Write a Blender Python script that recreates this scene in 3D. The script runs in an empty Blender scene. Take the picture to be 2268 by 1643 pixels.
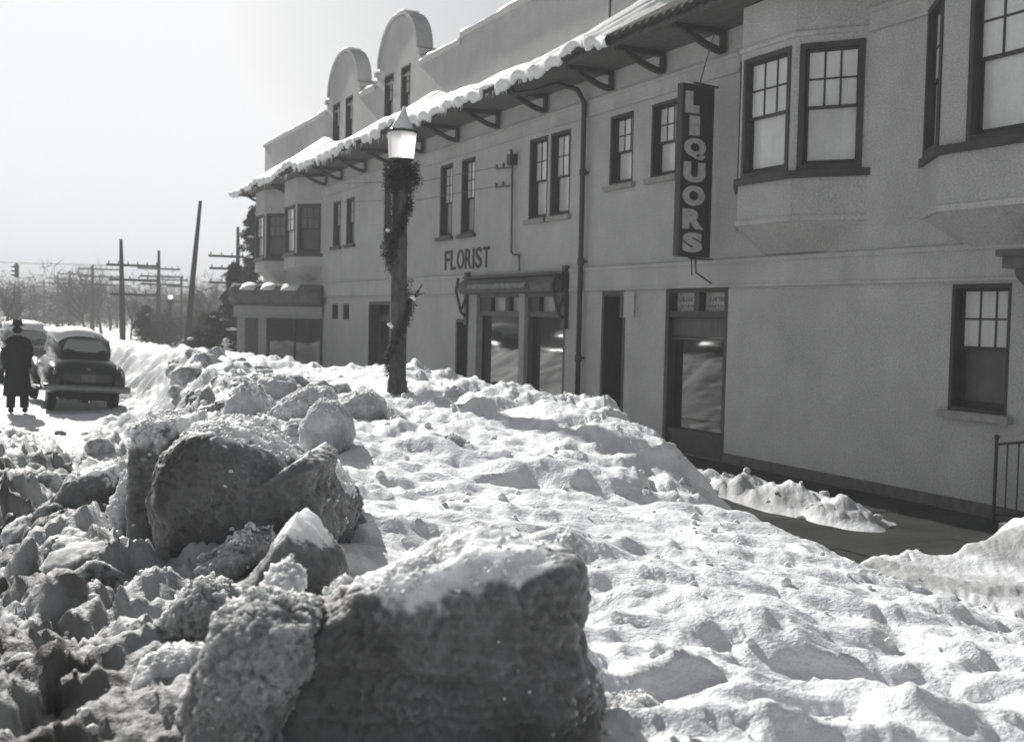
import bpy, bmesh, math, random
import numpy as np
from mathutils import Vector, Matrix
random.seed(7)
PI = math.pi
C = bpy.context.scene.collection
SC = bpy.context.scene
D = 10.75            # street wall of the building stands at X = D and runs along +Y
EYE = 2.2

# ------------------------------------------------------------------ camera
FPX = 2500.0; PCX, PCY = 1134.0, 821.5
TH = math.radians(25.9); PITCH = math.atan(118/2500.); ROLL = .022
FV = Vector((math.sin(TH)*math.cos(PITCH), math.cos(TH)*math.cos(PITCH), -math.sin(PITCH)))
R0 = Vector((math.cos(TH), -math.sin(TH), 0)); U0 = R0.cross(FV)
RV = R0*math.cos(ROLL)+U0*math.sin(ROLL); UV = U0*math.cos(ROLL)-R0*math.sin(ROLL)
FH = Vector((math.sin(TH), math.cos(TH), 0))
def at(x, y, z):
    """world point seen at (x, y) of the 2268 px wide view at depth z"""
    return Vector((0, 0, EYE))+(FV+RV*((x-PCX)/FPX)-UV*((y-PCY)/FPX))*z
cam = bpy.data.cameras.new('camera'); co = bpy.data.objects.new('camera', cam); C.objects.link(co)
M = Matrix((RV, UV, -FV)).transposed().to_4x4(); M.translation = (0, 0, EYE)
co.matrix_world = M
cam.sensor_width = 36; cam.lens = FPX/2268*36; cam.clip_start = .05; cam.clip_end = 6000
cam.dof.use_dof = True; cam.dof.focus_distance = 6.5; cam.dof.aperture_fstop = 4.0
SC.camera = co

# ------------------------------------------------------------------ tags
def tag(o, label=None, cat=None, group=None, kind=None):
    if label: o['label'] = label
    if cat: o['category'] = cat
    if group: o['group'] = group
    if kind: o['kind'] = kind
    return o
def empty(name, loc, label, cat, group=None, rz=0):
    o = bpy.data.objects.new(name, None); C.objects.link(o)
    o.location = loc; o.rotation_euler = (0, 0, rz); o.empty_display_size = .2
    return tag(o, label, cat, group)
def kids(o): return [c for c in C.objects if c.parent == o]
def copy_tree(o, parent=None):
    c = o.copy(); C.objects.link(c)
    if parent: c.parent = parent
    for ch in kids(o): copy_tree(ch, c)
    return c

# ------------------------------------------------------------------ materials
def mat(name, col, rough=.7, spec=.3, noise=None, bump=None, metal=0., stretch=(1, 1, 1), coat=0.):
    """noise = (scale, dark factor, light factor); bump = [(scale, strength, distance), ...]"""
    m = bpy.data.materials.new(name); m.use_nodes = True
    nt = m.node_tree; b = nt.nodes['Principled BSDF']
    if isinstance(col, (int, float)): col = (col, col, col)
    g_ = .2126*col[0]+.7152*col[1]+.0722*col[2]; col = tuple(g_+(c_-g_)*.12 for c_ in col)     # the place is known only from a black and white print
    b.inputs['Roughness'].default_value = rough
    b.inputs['Specular IOR Level'].default_value = spec
    b.inputs['Metallic'].default_value = metal
    b.inputs['Coat Weight'].default_value = coat
    tc = nt.nodes.new('ShaderNodeTexCoord'); mp = nt.nodes.new('ShaderNodeMapping')
    mp.inputs['Scale'].default_value = stretch
    nt.links.new(tc.outputs['Object'], mp.inputs[0])
    b.inputs['Base Color'].default_value = (*col, 1)
    if noise:
        mixes = None
        for i, (s, lo, hi, *own) in enumerate(noise):
            n = nt.nodes.new('ShaderNodeTexNoise'); n.inputs['Scale'].default_value = s
            n.inputs['Detail'].default_value = 6; n.inputs['Roughness'].default_value = .6
            if own:
                mq = nt.nodes.new('ShaderNodeMapping'); mq.inputs['Scale'].default_value = own[0]
                nt.links.new(tc.outputs['Object'], mq.inputs[0]); nt.links.new(mq.outputs[0], n.inputs['Vector'])
            else: nt.links.new(mp.outputs[0], n.inputs['Vector'])
            r = nt.nodes.new('ShaderNodeMapRange')
            r.inputs['From Min'].default_value = .3; r.inputs['From Max'].default_value = .7
            r.inputs['To Min'].default_value = lo; r.inputs['To Max'].default_value = hi
            nt.links.new(n.outputs['Fac'], r.inputs['Value'])
            if mixes is None: mixes = r.outputs[0]
            else:
                mu = nt.nodes.new('ShaderNodeMath'); mu.operation = 'MULTIPLY'
                nt.links.new(mixes, mu.inputs[0]); nt.links.new(r.outputs[0], mu.inputs[1]); mixes = mu.outputs[0]
        v = nt.nodes.new('ShaderNodeVectorMath'); v.operation = 'SCALE'
        v.inputs[0].default_value = col; nt.links.new(mixes, v.inputs['Scale'])
        nt.links.new(v.outputs[0], b.inputs['Base Color'])
    if bump:
        prev = None
        for s, st, di in bump:
            n = nt.nodes.new('ShaderNodeTexNoise'); n.inputs['Scale'].default_value = s
            n.inputs['Detail'].default_value = 5
            nt.links.new(mp.outputs[0], n.inputs['Vector'])
            bp = nt.nodes.new('ShaderNodeBump'); bp.inputs['Strength'].default_value = st
            bp.inputs['Distance'].default_value = di
            nt.links.new(n.outputs['Fac'], bp.inputs['Height'])
            if prev: nt.links.new(prev, bp.inputs['Normal'])
            prev = bp.outputs[0]
        nt.links.new(prev, b.inputs['Normal'])
    return m

MT = {}
MT['stucco'] = mat('stucco', (.50, .49, .475), .9, .15, [(.35, .86, 1.08), (1.6, .90, 1.07), (1.4, .93, 1.03, (1, 1, .15)), (40, .74, 1.24), (110, .86, 1.14)], [(30, .5, .02), (90, .5, .01)])
MT['stucco_trim'] = mat('stucco_trim', (.50, .49, .475), .9, .15, [(.8, .85, 1.1), (3, .86, 1.06, (1, 1, .2)), (45, .76, 1.22)], [(40, .5, .01)])
MT['frame'] = mat('dark_painted_wood', (.05, .043, .036), .55, .35, [(6, .7, 1.3), (60, .85, 1.15)], [(60, .3, .004)])
MT['frame_mid'] = mat('worn_painted_wood', (.12, .11, .095), .6, .3, [(8, .7, 1.2)], [(60, .3, .004)])
MT['light_wood'] = mat('pale_painted_post', (.34, .345, .34), .6, .3, [(5, .8, 1.1)], [(60, .3, .004)])
MT['stone_sill'] = mat('stone_sill', (.36, .34, .30), .85, .2, [(9, .75, 1.1)], [(50, .4, .01)])
MT['shade'] = mat('window_blind_behind_glass', (.72, .71, .68), .16, .75, [(1.1, .78, 1.08), (4, .88, 1.05, (1, 1, .15)), (30, .93, 1.05)], None)
MT['shade_grey'] = mat('curtain_behind_glass', (.45, .44, .42), .16, .75, [(3, .7, 1.15)], None, stretch=(1, 6, .6))
MT['dark_glass'] = mat('dark_shop_glass', (.018, .018, .018), .04, .9, [(2, .6, 1.5)], [(1.3, .02, .01)])
MT['dark_glass'].node_tree.nodes['Principled BSDF'].inputs['IOR'].default_value = 1.62
MT['screen'] = mat('dark_insect_screen', (.09, .085, .075), .35, .5, [(5, .8, 1.2)], None)
MT['door'] = mat('brown_door_wood', (.10, .075, .06), .5, .4, [(7, .7, 1.25)], [(30, .3, .005)], stretch=(1, 4, .5))
MT['tile'] = mat('clay_roof_tile', (.05, .045, .042), .85, .2, [(3, .7, 1.3), (30, .8, 1.2)], [(40, .4, .01)])
MT['metal_dark'] = mat('dark_iron', (.035, .033, .032), .5, .5, [(12, .7, 1.3)], None)
MT['sign'] = mat('black_sign_enamel', (.028, .026, .022), .4, .5, [(9, .7, 1.4)], None)
MT['sign_letter'] = mat('white_letter_enamel', (.55, .54, .50), .5, .4, [(14, .72, 1.15)], None)
MT['canvas'] = mat('awning_canvas', (.15, .15, .145), .9, .1, [(4, .7, 1.25), (40, .9, 1.1)], [(50, .4, .005)])
MT['canvas_light'] = mat('pale_canvas_strip', (.28, .285, .275), .9, .1, [(7, .55, 1.2)], None)
MT['snow'] = mat('clean_snow', (.86, .87, .885), .62, .25, [(1.7, .93, 1.03), (14, .92, 1.02), (60, .9, 1.05)], [(18, .3, .03), (70, .25, .01)])
MT['bark'] = mat('bark', (.07, .062, .055), .9, .1, [(4, .7, 1.3)], [(30, .6, .02)], stretch=(1, 1, .3))
MT['post_grey'] = mat('rough_grey_post', (.11, .105, .10), .9, .1, [(5, .6, 1.3), (25, .7, 1.3)], [(20, .6, .02)], stretch=(1, 1, .4))
MT['pole'] = mat('weathered_pole_wood', (.085, .075, .065), .9, .1, [(3, .7, 1.2)], None, stretch=(1, 1, .2))
MT['needles'] = mat('evergreen_needles', (.035, .042, .03), .8, .2, [(3, .7, 1.4)], None)
MT['garland'] = mat('lamp_garland', (.075, .075, .065), .8, .2, [(5, .7, 1.4)], None)
MT['fence'] = mat('weathered_fence', (.13, .125, .12), .9, .1, [(3, .8, 1.2)], None)
MT['house'] = mat('clapboard_house', (.22, .215, .21), .9, .1, [(2, .8, 1.15)], None)
MT['house_dark'] = mat('dark_brick', (.06, .055, .05), .9, .1, [(2, .7, 1.3)], None)
MT['car'] = mat('dark_car_paint', (.014, .0145, .015), .3, .4, [(8, .75, 1.4)], None, coat=.15)
MT['car_glass'] = mat('car_window_glass', (.30, .30, .30), .12, .8, None, None)
MT['chrome'] = mat('dull_chrome', (.22, .22, .22), .45, .5, [(9, .7, 1.15)], None, metal=.75)
MT['rubber'] = mat('tyre_rubber', (.015, .015, .015), .85, .2, None, None)
MT['cloth_dark'] = mat('dark_wool', (.018, .018, .019), .95, .1, [(9, .8, 1.3)], [(80, .3, .004)])
MT['skin'] = mat('skin', (.32, .22, .17), .6, .3, None, None)
MT['lamp_glass'] = mat('opal_lamp_glass', (.96, .96, .95), .75, .3, None, None)
_b = MT['lamp_glass'].node_tree.nodes['Principled BSDF']; _b.inputs['Transmission Weight'].default_value = .85; _b.inputs['Subsurface Weight'].default_value = 0
MT['white'] = mat('white_paint', (.8, .8, .78), .5, .4, [(10, .9, 1.03)], None)
MT['asphalt'] = mat('wet_asphalt', (.055, .053, .05), .55, .5, [(1.2, .6, 1.5), (30, .8, 1.25)], [(60, .5, .01)])
MT['pavement'] = mat('wet_concrete_walk', (.05, .049, .047), .9, .03, [(1.1, .65, 1.35), (30, .85, 1.2)], [(60, .4, .008)])
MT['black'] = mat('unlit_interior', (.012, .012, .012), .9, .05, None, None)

def dirty_shaded_snow(name, lo, hi, base_scale=1.6, dirt_shade=.5):
    """plowed snow: pale snow with grit and soot worked into it in blotches; dirt attribute carries road grit on the bank, painted sun and shade on blocks"""
    m = bpy.data.materials.new(name); m.use_nodes = True
    nt = m.node_tree; b = nt.nodes['Principled BSDF']; L = nt.links
    b.inputs['Roughness'].default_value = .65; b.inputs['Specular IOR Level'].default_value = .2
    if name != 'bank_snow':      # light seeps through packed snow, so thin edges glow against the sun
        b.inputs['Subsurface Weight'].default_value = 1.0; b.inputs['Subsurface Radius'].default_value = (1, 1, 1); b.inputs['Subsurface Scale'].default_value = .09; b.subsurface_method = 'RANDOM_WALK'
    tc = nt.nodes.new('ShaderNodeTexCoord')
    def noise(s, d=6, r=.62):
        n = nt.nodes.new('ShaderNodeTexNoise'); n.inputs['Scale'].default_value = s
        n.inputs['Detail'].default_value = d; n.inputs['Roughness'].default_value = r
        L.new(tc.outputs['Object'], n.inputs['Vector']); return n.outputs['Fac']
    def mrange(v, a, b_, c, d_):
        r = nt.nodes.new('ShaderNodeMapRange'); L.new(v, r.inputs['Value'])
        for k, x in zip(('From Min', 'From Max', 'To Min', 'To Max'), (a, b_, c, d_)): r.inputs[k].default_value = x
        return r.outputs[0]
    def math_(op, a, b_):
        n = nt.nodes.new('ShaderNodeMath'); n.operation = op
        for i, v in enumerate((a, b_)):
            if isinstance(v, (int, float)): n.inputs[i].default_value = v
            else: L.new(v, n.inputs[i])
        return n.outputs[0]
    f = mrange(noise(base_scale), .36, .62, 0, 1)
    f2 = mrange(noise(11), .45, .75, 0, .55)
    f = math_('MULTIPLY', math_('MAXIMUM', f, f2), dirt_shade)
    at_ = nt.nodes.new('ShaderNodeAttribute'); at_.attribute_name = 'dirt_shade'
    if name in ('shaded_block_snow', 'clod_snow_b'):
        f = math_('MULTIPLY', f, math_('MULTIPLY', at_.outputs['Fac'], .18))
        f = math_('ADD', f, math_('MULTIPLY', at_.outputs['Fac'], .78))  # block faces take a painted shade, their upward sides stay white
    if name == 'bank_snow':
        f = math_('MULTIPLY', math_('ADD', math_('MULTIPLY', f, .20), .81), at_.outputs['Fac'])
    mx = nt.nodes.new('ShaderNodeMix'); mx.data_type = 'RGBA'; mx.clamp_factor = True
    mx.inputs['A'].default_value = (*hi, 1); mx.inputs['B'].default_value = (*lo, 1)
    L.new(f, mx.inputs['Factor']); L.new(mx.outputs['Result'], b.inputs['Base Color'])
    prev = None
    for s, st, di in ((12, .35, .05), (42, .35, .018), (120, .25, .006)):
        n = noise(s, 4); bp = nt.nodes.new('ShaderNodeBump')
        bp.inputs['Strength'].default_value = st; bp.inputs['Distance'].default_value = di
        L.new(n, bp.inputs['Height'])
        if prev: L.new(prev, bp.inputs['Normal'])
        prev = bp.outputs[0]
    L.new(prev, b.inputs['Normal'])
    return m
MT['bank'] = dirty_shaded_snow('bank_snow', (.07, .067, .064), (.86, .87, .885), 1.3, 1.0)
MT['block'] = dirty_shaded_snow('shaded_block_snow', (.055, .054, .054), (.82, .83, .84), 2.1, 1.0)
MT['block_pale'] = dirty_shaded_snow('pale_block_snow', (.20, .20, .20), (.66, .67, .68), 2.2, .8)
MT['clod'] = dirty_shaded_snow('clod_snow', (.06, .058, .057), (.40, .405, .41), 2.3, .9)

# ------------------------------------------------------------------ numpy noise
_rs = np.random.RandomState(3)
PERM = _rs.permutation(4096).astype(np.int64)
RND = _rs.rand(4096, 3)
def hsh(*a):
    h = np.zeros_like(a[0]) if hasattr(a[0], 'shape') else 0
    for v in a: h = PERM[(h+v) & 4095]
    return h
def fade(t): return t*t*t*(t*(t*6-15)+10)
def pn2(x, y, seed=0):
    xi = np.floor(x).astype(np.int64); yi = np.floor(y).astype(np.int64)
    xf = x-xi; yf = y-yi; u = fade(xf); v = fade(yf)
    def g(ix, iy, dx, dy):
        a = RND[hsh(ix, iy+17, np.int64(seed)), 0]*2*PI
        return np.cos(a)*dx+np.sin(a)*dy
    a = g(xi, yi, xf, yf); b = g(xi+1, yi, xf-1, yf); c = g(xi, yi+1, xf, yf-1); d = g(xi+1, yi+1, xf-1, yf-1)
    return (a+(b-a)*u)*(1-v)+(c+(d-c)*u)*v
def fbm2(x, y, o=4, seed=0):
    r = 0; a = 1; f = 1
    for i in range(o):
        r = r+a*pn2(x*f+i*7.3, y*f-i*3.1, seed+i); a *= .5; f *= 2.03
    return r
def pn3(p, seed=0):
    i = np.floor(p).astype(np.int64); f = p-i; u = fade(f); r = 0
    for dx in (0, 1):
        for dy in (0, 1):
            for dz in (0, 1):
                h = hsh(i[:, 0]+dx, i[:, 1]+dy+31, i[:, 2]+dz+57, np.int64(seed))
                g = RND[h]*2-1
                w = (u[:, 0] if dx else 1-u[:, 0])*(u[:, 1] if dy else 1-u[:, 1])*(u[:, 2] if dz else 1-u[:, 2])
                r = r+w*(g[:, 0]*(f[:, 0]-dx)+g[:, 1]*(f[:, 1]-dy)+g[:, 2]*(f[:, 2]-dz))
    return r
def fbm3(p, o=4, seed=0):
    r = 0; a = 1; f = 1
    for i in range(o): r = r+a*pn3(p*f+i*5.7, seed+i); a *= .52; f *= 2.05
    return r
def lumps2(x, y, cell, seed, prob=.8):
    """union of hemispherical lumps scattered one per cell: 0..1"""
    gx = x/cell; gy = y/cell
    xi = np.floor(gx).astype(np.int64); yi = np.floor(gy).astype(np.int64)
    out = np.zeros_like(x)
    for dx in (-1, 0, 1):
        for dy in (-1, 0, 1):
            h = hsh(xi+dx, yi+dy+91, np.int64(seed)); r = RND[h]
            r2 = RND[(h+911) & 4095]
            px = xi+dx+.15+.7*r[:, 0]; py = yi+dy+.15+.7*r[:, 1]
            rad = .3+.55*r[:, 2]
            ex = .7+.6*r2[:, 0]
            ang = r2[:, 1]*PI
            ddx = (gx-px); ddy = (gy-py)
            a = (ddx*np.cos(ang)+ddy*np.sin(ang))*ex; b = (-ddx*np.sin(ang)+ddy*np.cos(ang))/ex
            q = 1-(a*a+b*b)/(rad*rad)
            hgt = np.maximum(q, 0)**.8*rad*1.1*(r2[:, 2] < prob)
            r3 = RND[(h+2222) & 4095]
            pl = rad*(.30+.45*r3[:, 0])+a*1.3*(r3[:, 1]-.5)+b*1.3*(r3[:, 2]-.5)
            hgt = np.minimum(hgt, np.maximum(pl, 0))
            out = np.maximum(out, hgt)
    return out
def sst(a, b, x):
    t = np.clip((x-a)/(b-a+1e-9), 0, 1); return t*t*(3-2*t)

# ------------------------------------------------------------------ mesh helpers
class MB:
    def __init__(s): s.v = []; s.f = []
    def add(s, vs, fs):
        o = len(s.v); s.v += [tuple(v) for v in vs]; s.f += [tuple(i+o for i in f) for f in fs]; return s
    def box(s, x0, x1, y0, y1, z0, z1):
        return s.add([(x0, y0, z0), (x1, y0, z0), (x1, y1, z0), (x0, y1, z0), (x0, y0, z1), (x1, y0, z1), (x1, y1, z1), (x0, y1, z1)],
                     [(0, 3, 2, 1), (4, 5, 6, 7), (0, 1, 5, 4), (1, 2, 6, 5), (2, 3, 7, 6), (3, 0, 4, 7)])
    def hexa(s, p):     # eight corners, bottom four then top four
        return s.add(p, [(0, 3, 2, 1), (4, 5, 6, 7), (0, 1, 5, 4), (1, 2, 6, 5), (2, 3, 7, 6), (3, 0, 4, 7)])
    def prism(s, pts, a, b):    # polygon pts (3d) swept from +a to +b
        a = Vector(a); b = Vector(b); n = len(pts)
        vs = [Vector(p)+a for p in pts]+[Vector(p)+b for p in pts]
        return s.add(vs, [tuple(range(n-1, -1, -1)), tuple(range(n, 2*n))]+[(i, (i+1) % n, n+(i+1) % n, n+i) for i in range(n)])
    def tube(s, pts, rad, n=8, cap=True):
        pts = [Vector(p) for p in pts]
        if not isinstance(rad, (list, tuple)): rad = [rad]*len(pts)
        rings = []
        for i, p in enumerate(pts):
            t = (pts[min(i+1, len(pts)-1)]-pts[max(i-1, 0)]).normalized()
            up = Vector((0, 0, 1)) if abs(t.z) < .9 else Vector((1, 0, 0))
            a = t.cross(up).normalized(); b = t.cross(a)
            rings.append([p+(a*math.cos(2*PI*k/n)+b*math.sin(2*PI*k/n))*rad[i] for k in range(n)])
        return s.loft(rings, cap)
    def loft(s, rings, cap=True):
        n = len(rings[0]); vs = [v for r in rings for v in r]; fs = []
        for i in range(len(rings)-1):
            for k in range(n):
                fs.append((i*n+k, i*n+(k+1) % n, (i+1)*n+(k+1) % n, (i+1)*n+k))
        if cap: fs += [tuple(range(n-1, -1, -1)), tuple((len(rings)-1)*n+k for k in range(n))]
        return s.add(vs, fs)
    def ball(s, c, r, n=10, m=7):
        c = Vector(c); r = Vector(r) if hasattr(r, '__len__') else Vector((r, r, r)); rings = []
        for i in range(m):
            t = -PI/2+PI*(i+.5)/m if False else -PI/2+PI*(i+.25)/(m-.5)
            rings.append([c+Vector((r.x*math.cos(t)*math.cos(2*PI*k/n), r.y*math.cos(t)*math.sin(2*PI*k/n), r.z*math.sin(t))) for k in range(n)])
        return s.loft(rings)
    def build(s, name, m, parent=None, world=True, smooth=False, mtx=None):
        """world=True: the vertices are in world coordinates; parents are unrotated empties or meshes"""
        off = Vector((0, 0, 0))
        if parent and world:
            p = parent
            while p: off += p.location; p = p.parent
        me = bpy.data.meshes.new(name)
        vs = s.v
        if mtx: vs = [tuple(mtx @ Vector(v)) for v in vs]
        me.from_pydata([(v[0]-off.x, v[1]-off.y, v[2]-off.z) for v in vs], [], s.f)
        bm = bmesh.new(); bm.from_mesh(me); bmesh.ops.recalc_face_normals(bm, faces=bm.faces); bm.to_mesh(me); bm.free()
        if smooth: me.polygons.foreach_set('use_smooth', [True]*len(me.polygons))
        me.materials.append(m)
        o = bpy.data.objects.new(name, me); C.objects.link(o)
        if parent: o.parent = parent
        return o
def np_mesh(name, V, F, m, parent=None, smooth=True, attr=None):
    me = bpy.data.meshes.new(name); nv = len(V); nf = len(F); k = F.shape[1]
    me.vertices.add(nv); me.vertices.foreach_set('co', V.astype(np.float32).ravel())
    me.loops.add(nf*k); me.loops.foreach_set('vertex_index', F.astype(np.int32).ravel())
    me.polygons.add(nf); me.polygons.foreach_set('loop_start', np.arange(0, nf*k, k, dtype=np.int32))
    try: me.polygons.foreach_set('loop_total', np.full(nf, k, dtype=np.int32))
    except Exception: pass
    me.update(calc_edges=True)
    me.polygons.foreach_set('use_smooth', np.full(nf, smooth, dtype=bool))
    if attr is not None:
        a = me.attributes.new('dirt_shade', 'FLOAT', 'POINT'); a.data.foreach_set('value', attr.astype(np.float32))
    me.materials.append(m); me.validate()
    o = bpy.data.objects.new(name, me); C.objects.link(o)
    if parent: o.parent = parent
    return o
_ico = {}
def ico(n):
    if n not in _ico:
        bm = bmesh.new(); bmesh.ops.create_icosphere(bm, subdivisions=n, radius=1)
        V = np.array([v.co[:] for v in bm.verts]); F = np.array([[v.index for v in f.verts] for f in bm.faces]); bm.free()
        _ico[n] = (V/np.linalg.norm(V, axis=1)[:, None], F)
    return _ico[n]

# ------------------------------------------------------------------ snow terrain
YK = [-8, 0, 3, 6, 8, 10, 14, 21, 25, 35, 60, 90]
T_XL = [-3.0, -2.5, -2.2, -1.3, -.6, .2, 1.4, 2.3, 3.0, 3.6, 3.6, 3.6]
T_XC = [-.6, -.3, .0, .9, 1.45, 2.0, 3.0, 4.0, 4.6, 4.7, 4.3, 4.3]
T_H = [1.1, 1.12, 1.16, 1.14, 1.2, 1.22, 1.27, 1.16, 1.22, 1.0, .9, .8]
T_XR = [3.2, 3.2, 3.4, 4.1, 5.3, 5.6, 5.6, 5.6, 5.6, 5.4, 5.4, 5.4]
T_XF = [6.4, 6.3, 6.1, 6.1, 6.5, 6.8, 7.0, 7.2, 7.3, 7.2, 7.2, 7.2]
def terrain(X, Y, detail=True):
    xl = np.interp(Y, YK, T_XL); xc = np.interp(Y, YK, T_XC); hh = np.interp(Y, YK, T_H)
    xr = np.interp(Y, YK, T_XR); xf = np.interp(Y, YK, T_XF)
    wob = .35*fbm2(X*.35, Y*.35, 3, 5)
    up = sst(xl, xc, X+wob*1.2); dn = 1-sst(xr, xf, X+wob*.8)
    bank = up*dn
    z = bank*hh*(1+.07*fbm2(X*.5, Y*.5, 2, 9))*(1-.18*sst(2.2, 5.2, X)*(1-sst(6.2, 8.2, Y))+.10*sst(4.2, 5.0, X)*sst(7.5, 9, Y)*(1-sst(14, 18, Y)))
    # the road on the left: packed snow, rising a little to a rubble ridge at the far left of the view
    road = 1-sst(xl-.4, xl+.6, X)
    z = z+road*(.05+.05*fbm2(X*.9, Y*.9, 3, 12))
    ridge = np.exp(-((X-(.022*Y))/.85)**2)*sst(7.5, 10, Y)*(1-sst(17.5, 21, Y))
    z = z+ridge*.26*(1-up)
    # the walk beside the building
    walk = sst(xr, xf, X+wob*.8)
    fore = 1-sst(6.9, 8.0, Y+.15*(X-8)+.4*fbm2(X*.8, Y*.8, 2, 33)+.35*fbm2(X*2.5, Y*2.5, 3, 34))
    fore_h = .17+.38*sst(7.4, 9.0, X)*sst(3.0, 5.6, Y)*(1-sst(6.9, 8.0, Y))+.10*fbm2(X*.7, Y*.7, 3, 22)
    low = np.exp(-((X-(8.95-.01*(Y-9)))/.42)**2)*sst(8.5, 10.0, Y)*(.24+.2*fbm2(X*1.7, Y*1.1, 3, 41))
    z = z+walk*(fore*fore_h+(1-fore)*(low-.07))
    # far left kerb side beyond the building: open snow
    z = z+sst(47, 55, Y)*walk*.25
    d = np.zeros_like(X)
    if detail:
        wx = X+.10*fbm2(X*3, Y*3, 2, 60); wy = Y+.10*fbm2(X*3+9, Y*3, 2, 61)
        left = np.clip(1-sst(xc-.2, xc+1.1, X), 0, 1)*sst(xl-.6, xl+.2, X)
        crumbR = sst(xr-.9, xr+.1, X)*(1-sst(xf-.2, xf+.6, X))
        top = np.clip(up*dn-left*.8, 0, 1)
        pm = .35+1.15*sst(-.28, .30, fbm2(X*.42+5, Y*.42, 3, 301)); calm = 1-.5*sst(2.4, 3.6, X)*(1-sst(5.2, 6.8, Y))
        rightf = walk*fore
        near = np.clip(1.15-Y/40, .5, 1)
        l1 = lumps2(wx, wy, .62, 70, .75); l2 = lumps2(wx, wy, .27, 71, .8); l3 = lumps2(wx, wy, .12, 72, .85)
        l4 = lumps2(wx, wy, .055, 73, .85)
        # rubble on the street slope
        rf = fbm2(wx*5, wy*5, 4, 141); rf2 = 1-2*np.abs(fbm2(wx*3.1, wy*3.1, 3, 151))
        fr_ = sst(13, 19, Y)
        d = d+left*(l1*(.24+.30*fr_)+.10*fr_*fbm2(wx*2.2, wy*1.4, 3, 201)+l2*.17+l3*.09+l4*.045+.05*rf+.035*rf2+.022*fbm2(wx*14, wy*14, 3, 161)-.11)
        # soft overlapping drifts on the top of the bank, long axis along the street
        a = (X*.8-Y*.6); b = (X*.6+Y*.8)
        f1 = fbm2(a*1.1+.4*pn2(b, a, 5), b*1.9, 4, 80); rid = 1-np.abs(fbm2(a*1.3+3, b*2.4, 3, 84))*2
        l1s = lumps2(wx*.9, wy*1.25, .8, 75, .6)
        d = d+top*calm*(.10*f1+.06*rid+(.11+.16*fr_)*l1s+.03*rf*pm+.18*fr_*l1+.13*sst(8, 11, Y)*(1-fr_)*l1+pm*(.06+.10*fr_)*l2*sst(-.15, .25, fbm2(X*.8, Y*.8, 2, 77))+.03*l3*sst(.0, .4, fbm2(X*1.1, Y*1.1, 2, 79))+.007*fbm2(X*9, Y*9, 3, 88)-.05)
        crumbR = crumbR*(.28+.72*sst(6, 8, Y))
        d = d+crumbR*(l1*.12+l2*.10+l3*.06+l4*.02+.02*rf-.06)
        cl = sst(-.1, .35, fbm2(X*.7+4, Y*.7, 2, 95))
        d = d+rightf*(.04*f1+l2*(.01+.05*cl)+l3*(.01+.05*cl)+l4*.012+.01*rf+.01*fbm2(X*8, Y*8, 3, 97))
        lowm = walk*(1-fore)*sst(.05, .2, low)
        d = d+lowm*(l2*.14+l3*.06+l4*.02)
        rub = sst(.0, .4, fbm2(X*.6+2, Y*.45, 2, 99))
        d = d+road*(l1*.09*rub+l2*(.02+.12*rub)+l3*(.03+.07*rub)+l4*.03+.02*f1)+ridge*(1-up)*(l1*.26+l2*.22+l3*.10+l4*.04)
        z = z+d*near
    # a narrow groove added for a long shadow streak on the near walk
    shade_streak = np.exp(-((X-(5.75+.25*(5.9-Y)+.08*np.sin(Y*2)))/.10)**2)*sst(2.5, 3.4, Y)*(1-sst(5.9, 6.3, Y))
    z = z-.10*shade_streak
    z = np.where(X > D-.1, -.3, z)
    # dirt amount (where the plough threw road grit)
    rr_ = sst(0, .4, fbm2(X*1.4, Y*.9, 3, 171))
    pat = sst(-.30, .25, fbm2(X*1.1+3, Y*1.1, 4, 131))
    wd_ = .75*(1-sst(5.5, 9, Y))
    dirt_shade = np.clip(1-sst(xc-.5+wd_, xc+.35+wd_, X+.35*fbm2(X*1.3, Y*1.3, 3, 133)), 0, 1)*(.58+.42*pat)
    dirt_shade = dirt_shade*np.where(X < xl-.2, np.clip(.42+.3*rr_+.6*sst(.1, .5, ridge), 0, 1), 1)*(1-.55*sst(11, 20, Y))
    dirt_shade = np.maximum(dirt_shade, crumb_dirt(X, Y, xr, xf)); dirt_shade = np.maximum(dirt_shade, sst(xr+.3, xf, X)*(.10+.52*sst(-.05, .35, fbm2(X*1.3+Y*.2, Y*.45-X*.2, 4, 120))))
    dirt_shade = np.maximum(dirt_shade, .75*shade_streak)  # the shadow streak, painted dark along the groove
    dirt_shade = np.maximum(dirt_shade, .06)
    return z, dirt_shade
def crumb_dirt(X, Y, xr, xf):
    return sst(xr-.3, xr+.7, X)*.30*sst(-.2, .3, fbm2(X*.9, Y*.9, 3, 110))
def tz(x, y):
    return float(terrain(np.array([x]), np.array([y]))[0][0])

NA, NR = 1180, 700
r0, r1 = .7, 95.
ang = np.radians(np.concatenate([np.linspace(-62, -12, 130, endpoint=False), np.linspace(-12, 62, NA-170, endpoint=False), np.linspace(62, 82, 40)]))
rad = r0*(r1/r0)**(np.linspace(0, 1, NR))
A, R = np.meshgrid(ang, rad)
gx = (.6+R*np.sin(A)).ravel(); gy = (-1.2+R*np.cos(A)).ravel()
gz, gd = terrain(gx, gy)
na = len(ang)
idx = np.arange(NR*na).reshape(NR, na)
F = np.stack([idx[:-1, :-1].ravel(), idx[:-1, 1:].ravel(), idx[1:, 1:].ravel(), idx[1:, :-1].ravel()], 1)
# the sheet's outer rim dips below the flat ground
edge = sst(80, 94, R.ravel()); gz = gz*(1-edge)-.2*edge
inside = (gx > D+.4) & (gy < 46)
keep = ~(inside[F].all(axis=1))
F = F[keep]
tag(np_mesh('snow_bank', np.stack([gx, gy, gz], 1), F[:, ::-1], MT['bank'], attr=gd), kind='structure')
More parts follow.
